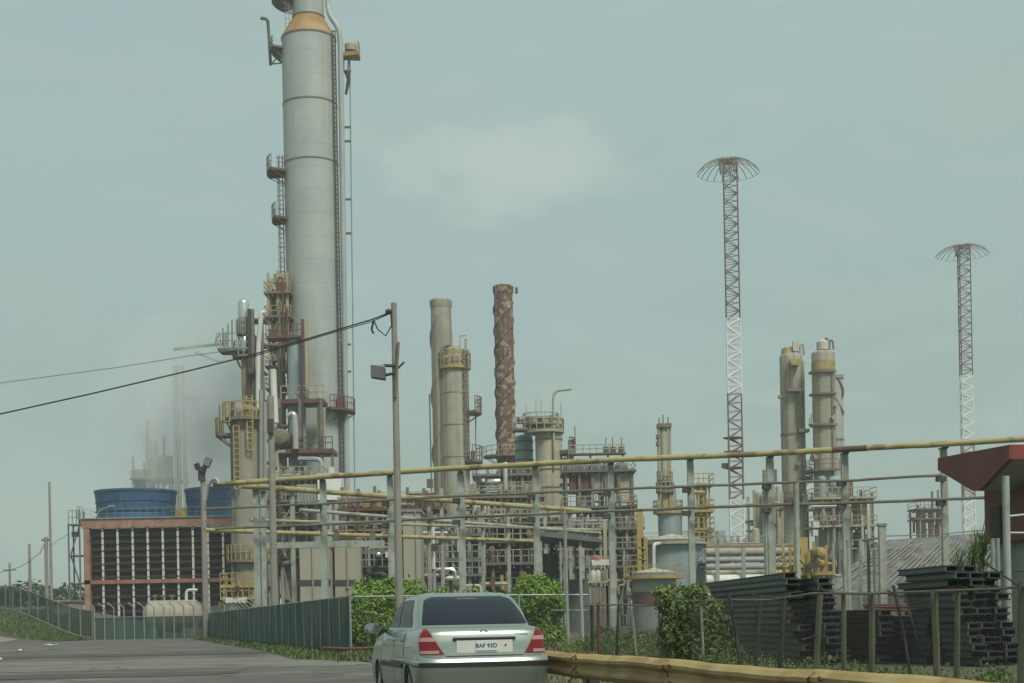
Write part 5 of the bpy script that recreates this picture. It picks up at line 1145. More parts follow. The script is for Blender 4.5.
# ---- twin columns on the right
def tallcol(label, x, yref, ytop, Y, wpx, plats, extra):
    t = T('twin_column', label, 'column', x, yref, Y); S = pxm(Y); r = wpx/2/S
    mb = MB(); mb.lathe([(r, 0)]+[(r, t.Z(x, ytop)*k/10) for k in range(1, 10)]+vessel_prof(r, t.Z(x, 480), t.Z(x, ytop), .35)[1:], 40); t.part('shell', mb, 'stackgrey')
    extra(t, r, S); nozzles(t, r, t.Z(x, 560), t.Z(x, ytop+20), 6, int(x), 'stackgrey')
    for yy, a0, a1, ro, m_ in plats: platform(t, (0, 0), r, r+ro, t.Z(x, yy), a0, a1, m_, m_, 8, .35, 1.3, .07)
    return t
def exK(t, r, S):
    X, Zz = t.X, t.Z
    z = Zz(791, 355); mb = MB(); mb.lathe([(r*.5, z), (r*.45, z+.9), (r*.15, z+1.2)], 16, (-.6, 0, 0)); t.part('top_nozzle', mb, 'yellow')
    for xx, yt in ((788, 348), (794, 343), (800, 345)): pipe(t, [(X(xx, 356), 0, Zz(xx, 356)), (X(xx, yt), 0, Zz(xx, yt)), (X(xx+3, yt), 0, Zz(xx+3, yt-1)), (X(xx+4, 355), 0, Zz(xx+4, 355))], .16, 'tan', 6)
    mb = MB(); mb.box((X(795, 347), -.3, Zz(795, 347)), (.8, .8, 1.4)); t.part('relief_valve', mb, 'offwhite')
    mb = MB(); mb.bx(X(787, 363), X(796, 363), -r-1.0, -r+.4, Zz(790, 368), Zz(790, 362)); t.part('platform_box', mb, 'yellow')
    mb = MB(); mb.bx(X(785, 393), X(798, 393), -r-1.1, -r+.4, Zz(790, 394), Zz(790, 391)); t.part('platform_box', mb, 'brown')
    ladder(t, X(788, 380), -r-.4, Zz(788, 392), Zz(788, 366), 'brown', .6, True, -1, .1); ladder(t, X(797.5, 400), -r-.3, Zz(797, 432), Zz(797, 394), 'brown', .6, True, -1, .1)
    pipe(t, [(X(801.5, 362), -r*.5, Zz(801.5, 362)), (X(805, 575), -r*.5, Zz(805, 575))], .26, 'tan', 8)
    mb = MB(); mb.bx(X(796, 425), X(806, 425), -r-.9, -r+.5, Zz(800, 434), Zz(800, 431)); t.part('platform_box', mb, 'yellow')
    for yy in (435, 500): z = Zz(792, yy); mb = MB(); mb.lathe([(r, z-.15), (r+.07, z-.15), (r+.07, z+.15), (r, z+.15)], 36, close=False); t.part('weld_band', mb, 'brown')
tallcol('left tall tan column of the pair with a caged ladder and round top', 792, 420, 357, 222, 22.5, ((503, 180, 370, 1.3, 'rust'), (478, -60, 60, 1.2, 'brown')), exK)
def exL(t, r, S):
    X, Zz = t.X, t.Z
    z = Zz(824, 350); mb = MB(); mb.lathe([(r*.55, z), (r*.55, z+1.1), (r*.25, z+1.6)], 16); t.part('top_nozzle', mb, 'offwhite')
    for xx, yt in ((819, 342), (824, 339), (829, 341)): pipe(t, [(X(xx, 352), -.4, Zz(xx, 352)), (X(xx, yt), -.4, Zz(xx, yt)), (X(xx+3, yt), -.4, Zz(xx+3, yt)), (X(xx+4, 350), -.4, Zz(xx+4, 350))], .15, 'brown', 6)
    mb = MB(); mb.lathe([(r+.05, Zz(824, 371)), (r+.05, Zz(824, 362))], 36, close=False); t.part('stained_band', mb, 'yellow')
    for yy in (372, 394, 425): mb = MB(); mb.sector((0, 0), r, r+.45, Zz(822, yy)-.3, Zz(822, yy), 170, 320, 10); t.part('half_ring', mb, 'brown')
    mb = MB(); mb.bx(X(809, 422), X(815, 422), -.8, .6, Zz(810, 425), Zz(810, 424)); mb.tube((X(811, 422), 0, Zz(811, 424)), (X(811.5, 422), 0, Zz(811.5, 414)), .1, 4); mb.tube((X(809.5, 422), 0, Zz(809.5, 424)), (X(809.5, 418), 0, Zz(809.5, 418)), .09, 4); t.part('side_bracket', mb, 'grey')
    pipe(t, [(X(829.5, 372), -r*.9, Zz(829.5, 372)), (X(831, 480), -r*.9, Zz(831, 480))], .2, 'brown', 6)
tallcol('taller front column of the pair with white cap fittings and stained bands', 824.3, 420, 354, 218, 23, ((470, 120, 300, 1.4, 'brown'),), exL)
t = T('rear_column', 'shorter blue grey column tucked behind the right tall column with a zigzag brace', 'column', 836, 420, 226); X, Zz = t.X, t.Z; S = pxm(226); r = 7.5/S
mb = MB(); mb.lathe([(r, 0), (r, Zz(836, 376)), (r*.9, Zz(836, 375)), (r*.4, Zz(836, 374.4))], 28); t.part('shell', mb, 'grey')
mb = MB(); mb.lathe([(r, Zz(836, 379)), (r*1.12, Zz(836, 379)), (r*1.12, Zz(836, 375.5)), (r, Zz(836, 375.5))], 28, close=False); t.part('rim_band', mb, 'bluegrey')
pipe(t, [(X(836, 379), -r, Zz(836, 379)), (X(842, 390), -r*.8, Zz(842, 390)), (X(841.5, 398), -r*.8, Zz(841.5, 398))], .16, 'darkgrey', 6)
pipe(t, [(X(829, 390), -r, Zz(829, 390)), (X(842, 413), -r*.8, Zz(842, 413)), (X(842, 415), -r*.8, Zz(842, 415))], .16, 'darkgrey', 6)
for yy in (440, 470): z = Zz(836, yy); mb = MB(); mb.lathe([(r, z-.12), (r+.06, z-.12), (r+.06, z+.12), (r, z+.12)], 28, close=False); t.part('weld_band', mb, 'brown')
unit('process_unit', 'tan exchanger deck with a pale drum at the foot of the twin columns', 'process unit', 816, 872, 494, 196, 6, (497, 525), 5, 53, 'brown', 'tan', 'tan',
     (('v', 818, 826, 476, 497, 'bluegrey', 2), ('h', 828, 846, 476, 494, 'bluegrey', 2), ('v', 846, 853, 480, 497, 'redsteel', 1), ('c', 819, 846, 526, 560, 'bluegrey', 2), ('v', 849, 868, 532, 570, 'tan', 3), ('b', 851, 866, 500, 524, 'tan', 3), ('b', 812, 818, 522, 528, 'white', -.6), ('b', 812, 817, 530, 536, 'white', -.6), ('b', 830, 848, 500, 516, 'offwhite', 2)), 16, ('tan', 'tan', 'grey', 'offwhite'))
unit('process_unit', 'narrow vessel group with round heads left of the twin columns', 'process unit', 754, 782, 494, 200, 5, (545,), 3, 54, 'tan', 'brown', 'grey', (('v', 755, 763, 492, 545, 'stackgrey', 1), ('v', 765, 774, 500, 545, 'stackgrey', 2), ('b', 768, 776, 470, 482, 'darkgrey', 2), ('v', 776, 781, 486, 560, 'tan', 2)), 6, ('tan', 'grey'))
unit('valve_skid', 'safety yellow valve skid in front of the right twin columns', 'valve skid', 790, 826, 548, 118, 3, (572,), 3, 55, 'brightyellow', 'brightyellow', 'brightyellow', (('b', 798, 806, 538, 556, 'brightyellow', 1), ('v', 804, 812, 552, 572, 'brightyellow', .5), ('e', 812, 821, 548, 558, 'brightyellow', 0), ('b', 795, 803, 558, 568, 'brightyellow', 0), ('h', 806, 824, 560, 568, 'brightyellow', 1)), 7, ('brightyellow',), colr=.1)
unit('process_unit', 'distant rusty tan unit with small stacks near the red roofed gatehouse', 'process unit', 918, 945, 508, 300, 6, (508, 518), 4, 56, 'rust', 'brown', 'rust', (('v', 921, 926, 510, 545, 'tan', 1), ('v', 928, 934, 508, 545, 'tan', 1), ('v', 936, 943, 512, 545, 'tan', 1), ('v', 931, 933.5, 491, 508, 'darkgrey', 1), ('v', 937, 939, 490, 508, 'darkgrey', 1)), 8, ('rust', 'tan'))
# bundle of insulated lines between the mast and the twin columns
t = T('pipe_bundle', 'bundle of pale insulated horizontal pipelines behind the mast', 'pipelines', 752, 600, 152); X, Zz = t.X, t.Z
for (y, rr, m_, dy) in ((547, .3, 'brown', 3), (552, .42, 'stackgrey', 2), (560, .3, 'grey', 1.5), (567, .35, 'grey', 1), (573, .3, 'tan', .5), (581, .65, 'white', -.5), (589, .3, 'bluegrey', -1), (595, .3, 'grey', -1)):
    pipe(t, [(X(706, y, dy), dy, Zz(706, y, dy)), (X(806, y-1, dy), dy, Zz(806, y-1, dy))], rr, m_, 10)
for xx in (716, 742, 768, 794):
    mb = MB(); mb.bx(X(xx, 580)-.18, X(xx, 580)+.18, -1.4, -1.1, 0, Zz(xx, 548)); t.part('support_post', mb, 'grey'); mb = MB(); mb.bx(X(xx, 580)-.18, X(xx, 580)+.18, 3.3, 3.6, 0, Zz(xx, 545)); t.part('support_post', mb, 'grey')
unit('process_unit', 'low grey pump station behind the pipelines left of the mast', 'process unit', 706, 728, 548, 165, 4, (560,), 2, 57, 'grey', 'grey', 'grey', (('b', 708, 716, 548, 560, 'dark', 1), ('v', 717, 724, 538, 570, 'grey', 1)), 6)

# ---- radio masts
def mast(label, x, yref, Y, wtop, wbot, bands, ytop, hatr, hatdrop):
    t = T('radio_mast', label, 'mast', x, yref, Y); S = pxm(Y)
    zt = t.Z(x, ytop)
    def corner(k, z):
        w = (wbot+(wtop-wbot)*z/zt)/S*.58; a = R_(90+120*k+22); return Vector((w*math.cos(a), w*math.sin(a), z))
    for (ya, yb, m_) in bands:
        z0, z1 = max(0, t.Z(x, yb)), t.Z(x, ya); mb = MB(); n = max(1, round((z1-z0)/1.35))
        low = ya >= 430
        for k in range(3): mb.tube(corner(k, z0), corner(k, z1), .18 if low else .13, 5)
        for i in range(n):
            a, b = z0+(z1-z0)*i/n, z0+(z1-z0)*(i+1)/n
            for k in range(3):
                q = (k+1) % 3; s_ = (i+k) % 2
                mb.tube(corner(k if s_ else q, a), corner(q if s_ else k, b), .13 if low else .08 if m_ != 'mastwhite' else .15, 4); mb.tube(corner(k, b), corner(q, b), .06, 4)
        t.part('mast_section', mb, m_)
    mb = MB(); R0 = hatr/S; dr = hatdrop/S
    for k in range(22):
        a = 2*math.pi*k/22+.2; pts = [(R0*f*math.cos(a), R0*f*math.sin(a), zt+.5-dr*f**3.4) for f in (0, .25, .5, .75, .9, 1)]; mb.path(pts, .062, 4)
        mb.tube((R0*.3*math.cos(a), R0*.3*math.sin(a), zt+.4), (wtop/S*.5*math.cos(a), wtop/S*.5*math.sin(a), zt-1.8), .05, 4)
    for f in (1.0,): mb.path([(R0*f*math.cos(R_(i*12)), R0*f*math.sin(R_(i*12)), zt+.5-dr*f**3.4) for i in range(31)], .03, 4, False)
    mb.lathe([(.8, zt-.1), (.8, zt+.6)], 12); t.part('top_hat', mb, 'mastrust' if False else 'brown')
    mb = MB(); mb.lathe([(.8, 0), (.8, .5), (.4, .7)], 16); t.part('base', mb, 'concrete'); return t
t = mast('tall red and white lattice mast with an umbrella top nearest the centre', 730.5, 300, 250, 15.5, 15.5, ((163, 232, 'mastred'), (232, 319, 'mastred'), (319, 394, 'mastwhite'), (394, 438, 'mastred'), (438, 500, 'mastrust'), (500, 545, 'mastwhite'), (545, 625, 'mastred')), 163, 31, 13)
for yy in (438, 452, 468): mb = MB(); mb.lathe([(1.7, -.1), (1.7, .1)], 6, (0, 0, t.Z(732, yy))); t.part('rest_platform', mb, 'rust')
mb = MB(); mb.box((t.X(725, 466), -.5, t.Z(725, 466)), (1.2, .8, .8)); t.part('floodlight', mb, 'dark')
mast('smaller distant red and white lattice mast with an umbrella top at right', 963.5, 310, 335, 13, 13, ((248, 300, 'mastred'), (300, 376, 'mastred'), (376, 440, 'mastwhite'), (440, 500, 'mastrust'), (500, 612, 'mastwhite')), 248, 26, 9)

# ---- cooling tower
Y = 178; S = pxm(Y)
t = T('cooling_tower', 'long cooling tower with dark louvres, salmon frame and two blue fan stacks', 'cooling tower', 175, 600, Y); X, Zz = t.X, t.Z
xl, xr = X(85, 560), X(262, 560); D = 13.0; ztop = Zz(160, 518); zbt = Zz(160, 527)
mb = MB(); mb.bx(xl+.4, xr, .9, D, 0, zbt); t.part('inner_box', mb, 'louvre')
nb = 12; bay = [X(103+15.05*k, 560) for k in range(-1, 11)]
edges = [X(91, 560)]+[X(103+15.05*k, 560) for k in range(0, 11)]
for k in range(len(edges)-1):
    a, b = edges[k]+.15, edges[k+1]-.15
    for (z0, z1) in ((.3, Zz(150, 583)), (Zz(150, 578), zbt-.1)):
        mb = MB(); n = int((z1-z0)/.75)
        for i in range(n):
            z = z0+(z1-z0)*i/n+random.uniform(-.07, .07); mb.quad((a, .05, z), (b, .05, z), (b, .75, z+.72), (a, .75, z+.72)); mb.quad((a, .05, z), (b, .05, z), (b, .05, z+.09), (a, .05, z+.09))
        t.part('louvre_panel', mb, 'louvre')
for k in range(1, len(edges)):
    mb = MB(); mb.bx(edges[k]-.12, edges[k]+.12, -.08, .06, .2, zbt-.1)
    t.part('drip_strip', mb, 'dripstrip')
    mb = MB(); mb.bx(edges[k]-.09, edges[k]+.09, -.02, .5, 0, zbt); t.part('frame_post', mb, 'darkgrey')
mb = MB(); mb.bx(X(84.5, 560), X(90.5, 560), -.3, .5, 0, ztop-.1); t.part('corner_post', mb, 'orange')
mb = MB(); mb.bx(xl-.3, xr, -.35, .4, zbt, ztop); t.part('top_beam', mb, 'orange')
mb = MB(); mb.bx(xl-.1, xr, -.3, .3, Zz(160, 583), Zz(160, 579)); t.part('middle_beam', mb, 'redbeam')
mb = MB(); mb.bx(xl-.35, xr, -.5, D, ztop, ztop+.12); dk = t.part('deck', mb, 'bluegrey')
mb = MB(); rail_line(mb, [(xl-.3, D)]+[(xl+(xr-xl)*k/22, -.45) for k in range(23)], ztop+.12, 1.1, .022); t.part('railing', mb, 'grey', dk)
for xa, xb in ((94, 177), (184, 266)):
    r = (xb-xa)/2/S; cx = t.X((xa+xb)/2, 500, 6); z0, z1 = ztop+.12, Zz(135, 487)
    mb = MB(); mb.lathe([(r*.96, z0)]+[(r*(.945+.055*(k/8)**1.6), z0+(z1-z0)*k/8) for k in range(1, 9)]+[(r*.97, z1), (r*.93, z0+.2)], 56, (cx, 6.2, 0), close=False); o = t.part('fan_stack', mb, 'blue')
    mb = MB(); mb.lathe([(r*1.0, z1-.25), (r*1.012, z1-.25), (r*1.012, z1+.03), (r*.99, z1+.03)], 56, (cx, 6.2, 0), close=False)
    for zz in (.3, .62): mb.lathe([(r*.955, z0+(z1-z0)*zz-.05), (r*.985, z0+(z1-z0)*zz-.05), (r*.985, z0+(z1-z0)*zz+.05), (r*.955, z0+(z1-z0)*zz+.05)], 56, (cx, 6.2, 0), close=False)
    t.part('stack_rim', mb, 'blue', o)
    mb = MB(); mb.lathe([(.8, z0+.8), (.8, z0+1.6), (.2, z0+1.8)], 16, (cx, 6.2, 0))
    for k in range(6):
        a = k*math.pi/3; mb.box((cx+r*.45*math.cos(a), 6.2+r*.45*math.sin(a), z0+1.2), (r*.85, .7, .08), a, (.3, 0))
    t.part('fan', mb, 'darkgrey')
mb = MB(); mb.bx(X(176, 510), X(186, 510), -.2, .6, ztop+.1, Zz(180, 508)); t.part('motor_box', mb, 'yellow')
# access stairs at the left end
mb = MB()
for xx in (69, 80):
    for yy in (0, 2): mb.bx(X(xx, 560)-.08, X(xx, 560)+.08, yy-.08, yy+.08, 0, Zz(xx, 524 if xx < 75 else 510))
for yy in (524, 555, 583, 600): z = Zz(75, yy); mb.bx(X(68.5, 560), X(81, 560), -.1, 2.1, z-.15, z)
for (a, b) in (((70, 600), (79, 583)), ((79, 583), (70, 555)), ((70, 555), (79, 524))): mb.tube((X(*a), .3, Zz(*a)), (X(*b), .3, Zz(*b)), .1, 4)
ss = t.part('access_stair', mb, 'darkgrey')
mb = MB(); rail_line(mb, [(X(68.5+4*k, 524), -.05) for k in range(4)], Zz(75, 524), 1.6, .06); rail_line(mb, [(X(78+2.5*k, 520), -.3) for k in range(3)], ztop, 1.5, .05); t.part('railing', mb, 'grey', ss)
mb = MB(); mb.box((X(74, 534), .5, Zz(74, 534)), (.7, .6, .6)); t.part('lamp_box', mb, 'dark', ss)
mb = MB(); mb.path([(X(98, 518), -.6, Zz(98, 518)), (X(100, 512), -.6, Zz(100, 512)), (X(106, 508.5), -.6, Zz(106, 508.5)), (X(115, 506), -.6, Zz(115, 506))], .09, 5); mb.box((X(113, 506), -.6, Zz(113, 506.3)), (.8, .25, .18)); t.part('deck_lamp', mb, 'galv')
# yellow stair cage at the right end of the cooling tower
unit('stair_tower', 'yellow and brown equipment cage at the right end of the cooling tower', 'stair tower', 226, 251, 585, 150, 3, (585, 597), 3, 58, 'brightyellow', 'yellow', 'brightyellow', (('b', 228, 236, 588, 596, 'rust', 1), ('b', 240, 248, 586, 596, 'yellow', 1), ('b', 227, 248, 598, 603, 'white', 0)), 5, ('brightyellow', 'rust'), colr=.1)
# ---- faded structures behind the steam
t = unit('process_unit', 'faded tan unit with railings behind the blue fan stacks', 'process unit', 133, 176, 458, 265, 8, (478,), 3, 61, 'grey', 'brown', 'tan', (('b', 133, 146, 470, 490, 'bluegrey', 2), ('b', 151, 172, 458, 478, 'beigewall', 2), ('v', 146, 150, 419, 470, 'stackgrey', 1), ('v', 146, 153, 440, 490, 'stackgrey', 2), ('v', 154, 158, 441, 458, 'grey', 2), ('v', 163, 165.5, 436, 460, 'darkgrey', 1), ('b', 160, 172, 456, 460, 'yellow', 1)), 8)
t = T('gantry', 'pale twin legged gantry with a long arm fading into the steam', 'gantry', 183, 430, 262); X, Zz = t.X, t.Z
for xx, w in ((175.5, .5), (179, .25), (184, .4)): mb = MB(); mb.bx(X(xx, 430)-w/2, X(xx, 430)+w/2, -.6, .6, 0, Zz(xx, 366 if xx < 200 else 362)); t.part('leg', mb, 'stackgrey')
for a, b, rr in (((174, 349), (225, 343), .4), ((196, 352), (222, 362), .4), ((184, 399), (204, 396), .5), ((184, 394), (212, 423), .3), ((175, 380), (184, 392), .2), ((175, 410), (184, 398), .2), ((175, 430), (184, 442), .2)):
    mb = MB(); mb.tube((X(*a), -.2, Zz(*a)), (X(*b), -.2, Zz(*b)), rr, 6); t.part('arm', mb, 'grey')
# small horizontal tank
t = T('horizontal_tank', 'small beige horizontal tank behind the post fence by the floodlight pole', 'tank', 172, 625, 142); X, Zz = t.X, t.Z; S = pxm(142)
mb = MB(); rr = 1.5; mb.lathe([(.01, -2.7), (rr*.6, -2.55), (rr, -2.0), (rr, 2.3), (rr*.6, 2.8), (.01, 2.95)], 28, (0, 0, Zz(175, 616)), 'x'); t.part('shell', mb, weathered('stained cream tank', (.40, .36, .27), (.32, .29, .21), .7, 0, .5, (.22, .13, .07), .5, 1.3))
for xx in (-1.5, 1.6): mb = MB(); mb.bx(xx-.3, xx+.3, -1.1, 1.1, 0, Zz(175, 620)); t.part('saddle', mb, 'concrete')
for xx in (155, 163, 172): mb = MB(); mb.tube((X(xx, 600), 0, Zz(xx, 604)), (X(xx, 600), 0, Zz(xx, 596)), .12, 6); mb.lathe([(.25, 0), (.25, .2)], 10, (X(xx, 600), 0, Zz(xx, 597))); t.part('nozzle', mb, 'brown')
mb = MB(); mb.bx(X(184, 630), X(200, 630), -1, 1, 0, Zz(190, 611)); t.part('lagged_end', mb, 'tan')
pipe(t, [(X(187, 610), -.3, 1.5), (X(187, 592), -.3, Zz(187, 590)), (X(198, 590), -.3, Zz(198, 590))], .15, 'white', 6)
# ---- pipe rack
def rackp(x, Yc=95.0):
    u = (x-512)/F; q = -u*Yc/(2.93+u); return Yc+q   # depth along the rack line (X = -2.93 t, Y = Yc + t)
t = T('pipe_rack', 'long pale post pipe rack carrying a yellow top pipe and two thin dark pipes', 'pipe rack', loc=(0, 95, 0)); o0 = t.loc
def rk(x, y, dy=0.): return W(x, y, rackp(x)+dy)-o0
posts = ((255, 488, 8), (262, 490, 5), (322, 479, 8), (389.5, 474, 8), (460.5, 470.5, 9), (535.5, 465.5, 8.5), (611, 462, 8), (691, 458, 8), (771, 455, 9), (846, 451.5, 8.5), (945.5, 446, 7.5))
for x, y, w in posts:
    p = rk(x, y+2, .0); h = w*.78/2/pxm(rackp(x)); mb = MB(); mb.bx(p.x-h, p.x+h, p.y+.25, p.y+.25+2*h, 0, p.z); pt = t.part('post', mb, 'palepost')
    q = rk(x, y-1); mb = MB(); mb.bx(q.x-.16, q.x+.16, p.y-.1, p.y+.9, p.z-.02, q.z-.1); t.part('saddle', mb, 'dark', pt)
    for (f0, f1) in ((0, 0),):
        pass
def along(pts, rr, m_, n=10, wob=.0, seed=1, dy=0.):
    rnd = random.Random(seed); Q = []
    for (a, b) in zip(pts[:-1], pts[1:]):
        for k in range(8):
            f = k/8; Q.append(rk(a[0]+(b[0]-a[0])*f, a[1]+(b[1]-a[1])*f+rnd.uniform(-wob, wob), dy))
    Q.append(rk(*pts[-1], dy)); mb = MB(); mb.path(Q, rr, n); return t.part('pipe', mb, m_)
along([(214, 484.5), (322, 477), (460, 468), (611, 460), (771, 453.3), (832, 450)], .175, 'rackyellow', 12, .25, 3, -.1)
along([(832, 450), (867, 448)], .18, 'redsteel', 12, 0, 3, -.1)
along([(867, 448), (945, 443.8), (1060, 437)], .175, 'rackyellow', 12, .25, 4, -.1)
along([(205, 509), (322, 503.5), (460, 496), (611, 489.5), (771, 483), (858, 480), (942, 475)], .085, 'oldpipe', 8, .3, 5, -.3)
along([(205, 529), (322, 524.5), (460, 517), (611, 511), (771, 505), (858, 502.5), (990, 497.5)], .095, 'oldpipe', 8, .3, 6, -.3)
along([(796, 481.5), (796, 482)], .13, 'palepost', 8, 0, 7, -.5)
pipe(t, [rk(205, 500, -.4), rk(207, 487, -.4), rk(212, 479.5, -.4), rk(217, 478.5, -.4), rk(219, 484, -.4)], .14, 'silver', 8)
for x, y, w in posts[2:]:
    for (fy, mm) in ((lambda x: 509-(x-205)*.0455, 'dark'), (lambda x: 529.5-(x-205)*.0402, 'dark')):
        p = rk(x-5, fy(x), -.2); mb = MB(); mb.box((p.x+.05, p.y+.1, p.z-.2), (.5, .5, .28)); t.part('pipe_bracket', mb, mm)
p = rk(796, 482, -.4); mb = MB(); mb.tube((p.x, p.y, 0), p, .17, 8); t.part('pipe_drop', mb, 'palepost')
for x, y in ((765.5, 458), ): p = rk(x, 470, .4); mb = MB(); mb.tube((p.x, p.y, 0), p, .2, 8); t.part('pipe_drop', mb, 'palepost')
for x, y in ((885, 524),): pass
# second rack running away to the right
t = T('pipe_rack', 'lower yellow pipe rack slanting away behind the long pale rack', 'pipe rack', loc=(-18, 104, 0)); o0 = t.loc
def r2(x, y): return W(x, y, 104+(x-240)/350*32)-o0
for pts, rr, m_ in (((240, 485.5, 590, 511), .21, 'rackyellow'), ((205, 530, 547, 541.5), .16, 'rackyellow'), ((300, 510, 600, 533), .14, 'palepost'), ((250, 520, 600, 530), .12, 'tan')):
    mb = MB(); n = 14; mb.path([r2(pts[0]+(pts[2]-pts[0])*k/n, pts[1]+(pts[3]-pts[1])*k/n) for k in range(n+1)], rr, 10); t.part('pipe', mb, m_)
for x, yt in ((291, 490), (428, 500), (441, 488), (482, 503), (508, 505), (545, 512), (570, 512), (582, 515), (605, 518)):
    p = r2(x, yt); h = .15; mb = MB(); mb.bx(p.x-h, p.x+h, p.y-h+.5, p.y+h+.5, 0, p.z); t.part('post', mb, 'palepost' if x != 605 else 'tan')
for x, y in ((336, 533), (372, 533), (430, 512), (430, 480)): p = r2(x, y); mb = MB(); mb.box((p.x, p.y-.2, p.z-.3), (.5, .4, .7)); t.part('hanger', mb, 'darkgrey')
p, q = r2(257, 545), r2(397, 545.5); mb = MB(); mb.bx(p.x, q.x, p.y+1, p.y+1.4, p.z-.22, p.z+.22); t.part('cross_beam', mb, 'palepost')

# ---- poles and wires
def pole(name, label, xt, yt, Y, r, xb=None, mat='concrete', r2_=None, z0=None):
    top = W(xt, yt, Y); base = Vector((top.x, Y, ground(top.x, Y)))
    if xb is not None: base.x = GX(xb, Y)
    t = T(name, label, 'pole', loc=base)
    mb = MB(); mb.path([(0, 0, 0), (top-base)*.5, top-base], r, 12, True, r2_ or r*.75); t.part('shaft', mb, mat); return t
t = pole('utility_pole', 'tall weathered concrete pole with a boxy floodlight left of the car', 393.8, 303, 45, .125, None, 'concrete', .085); X, Zz = t.X, t.Z
mb = MB(); mb.bx(X(372, 375), X(386, 375), -.45, -.05, Zz(379, 380), Zz(379, 368.5))
for v in mb.v:
    v.z += (v.x-X(379, 375))*-.18
fl = t.part('floodlight', mb, 'darkgrey')
mb = MB(); mb.bx(X(373, 376)-.02, X(373, 376)+.0, -.42, -.08, Zz(373, 379)+.05, Zz(373, 368)); mb.bx(X(373, 370), X(386, 370), -.44, -.06, Zz(373, 369)-.05, Zz(373, 368.5)+.03); t.part('lamp_face', mb, 'lampglass', fl)
mb = MB(); mb.tube((X(384, 366.5), -.2, Zz(384, 366.5)), (X(396, 366.5), -.1, Zz(396, 366.5)), .05, 6); mb.tube((X(386, 376), -.2, Zz(386, 376)), (X(394, 374), -.1, Zz(394, 374)), .05, 6); mb.tube((X(398, 369), -.1, Zz(398, 369)), (X(404.5, 363), -.15, Zz(404.5, 363)), .03, 6); t.part('lamp_arm', mb, 'dark')
mb = MB(); mb.path([(X(395.3, 398), -.13, Zz(395.3, 398)), (X(397, 372), -.14, Zz(397, 372)), (X(398.7, 343), -.13, Zz(398.7, 343))], .05, 6); t.part('wooden_batten', mb, 'brown')
mb = MB(); mb.lathe([(.06, -.1), (.09, 0), (.06, .1)], 8, (X(389, 312), -.05, Zz(389, 312)), 'x'); t.part('insulator', mb, 'dark')
mb = MB(); mb.path([(X(391, 312), -.1, Zz(391, 312)), (X(392, 326), -.1, Zz(392, 326)), (X(386, 336.5), -.1, Zz(386, 336.5)), (X(378, 330), -.1, Zz(378, 330)), (X(374, 322), -.1, Zz(374, 321))], .022, 5); mb.path([(X(374, 322), -.1, Zz(374, 321)), (X(372, 330), -.1, Zz(372, 330)), (X(374, 334), -.1, Zz(374, 334))], .035, 5); t.part('jumper_cable', mb, 'wire')
def wire(label, pts, r, mat='wire', name='power_line'):
    P = [W(*p) for p in pts]; o = P[0].copy(); Q = []
    for a, b in zip(P[:-1], P[1:]):
        for k in range(6): Q.append(a.lerp(b, k/6)-o)
    Q.append(P[-1]-o); mb = MB(); mb.path(Q, r, 5); ob = mb.build(name, mat, None, True, o); tag(ob, label, 'power line'); return ob
wire('thick black power cable slung from the concrete pole to the left edge', [(390, 312.5, 45), (372, 319.5, 45), (350, 326, 45), (310, 338, 45), (250, 355.5, 45), (190, 370.5, 45), (90, 394, 45), (0, 414, 45), (-80, 428, 45)], .023)
wire('second thin black cable just under the thick one near the concrete pole', [(389, 314, 45.4), (372, 321.5, 45.4), (330, 333.5, 45.4), (250, 357.5, 45.4)], .015, 'wire')
wire('faint thin grey wire above the thick cable at left', [(250, 348, 118), (188, 356, 118), (120, 367, 118), (0, 383, 118), (-60, 390, 118)], .03, 'greywire')
t = pole('utility_pole', 'bare tan concrete pole rising in front of the beige vessel', 270.5, 396, 92, .23, None, 'concrete', .2)
mb = MB(); mb.box((0, -.3, t.Z(272, 427)), (.35, .3, .9)); t.part('terminal_box', mb, 'dark')
t = pole('floodlight_pole', 'grey pole carrying a cluster of dark floodlights before the cooling tower', 203, 478, 124, .25, None, 'concrete', .22); X, Zz = t.X, t.Z
for (x, y, a, sx) in ((208.5, 463, .4, 1), (198.5, 467, -.3, .7), (204, 470, .1, .6)):
    mb = MB(); mb.box((X(x, y), -.4, Zz(x, y)), (.55*sx, .4, .75*sx), 0, (.3, a)); fl = t.part('floodlight', mb, 'dark')
    mb = MB(); mb.box((X(x, y)+.02, -.62, Zz(x, y)+.02), (.45*sx, .03, .6*sx), 0, (.3, a)); t.part('lamp_face', mb, 'lampglass' if sx == 1 else 'dark', fl)
    mb = MB(); mb.tube((X(x, y), -.3, Zz(x, y)), (X(203, 479), 0, Zz(203, 479)), .08, 5); t.part('lamp_bracket', mb, 'dark')
mb = MB(); mb.lathe([(.3, -.4), (.3, .4)], 10, (X(202, 476), -.1, Zz(202, 476))); t.part('clamp', mb, 'dark')
t = pole('utility_pole', 'tall twin shafted pole on the bank left of the cooling tower', 49.3, 482, 140, .16, None, 'concrete', .1); X, Zz = t.X, t.Z
mb = MB(); mb.tube((X(46.5, 580), 0, 0), (X(46, 537), 0, Zz(46, 537)), .17, 8); t.part('stub_shaft', mb, 'concrete'); mb = MB(); mb.box((X(46, 540), 0, Zz(46, 540)), (.8, .2, .2)); t.part('crossarm', mb, 'brown')
pole('utility_pole', 'thin short pole between the twin shafted pole and the left edge', 29.3, 544, 165, .2, None, 'concrete', .13)
t = pole('utility_pole', 'farthest short pole with a crossarm at the left edge', 9.5, 563, 190, .2, None, 'concrete', .13); mb = MB(); mb.box((0, 0, t.Z(9.5, 570)), (1.6, .15, .15)); t.part('crossarm', mb, 'brown')
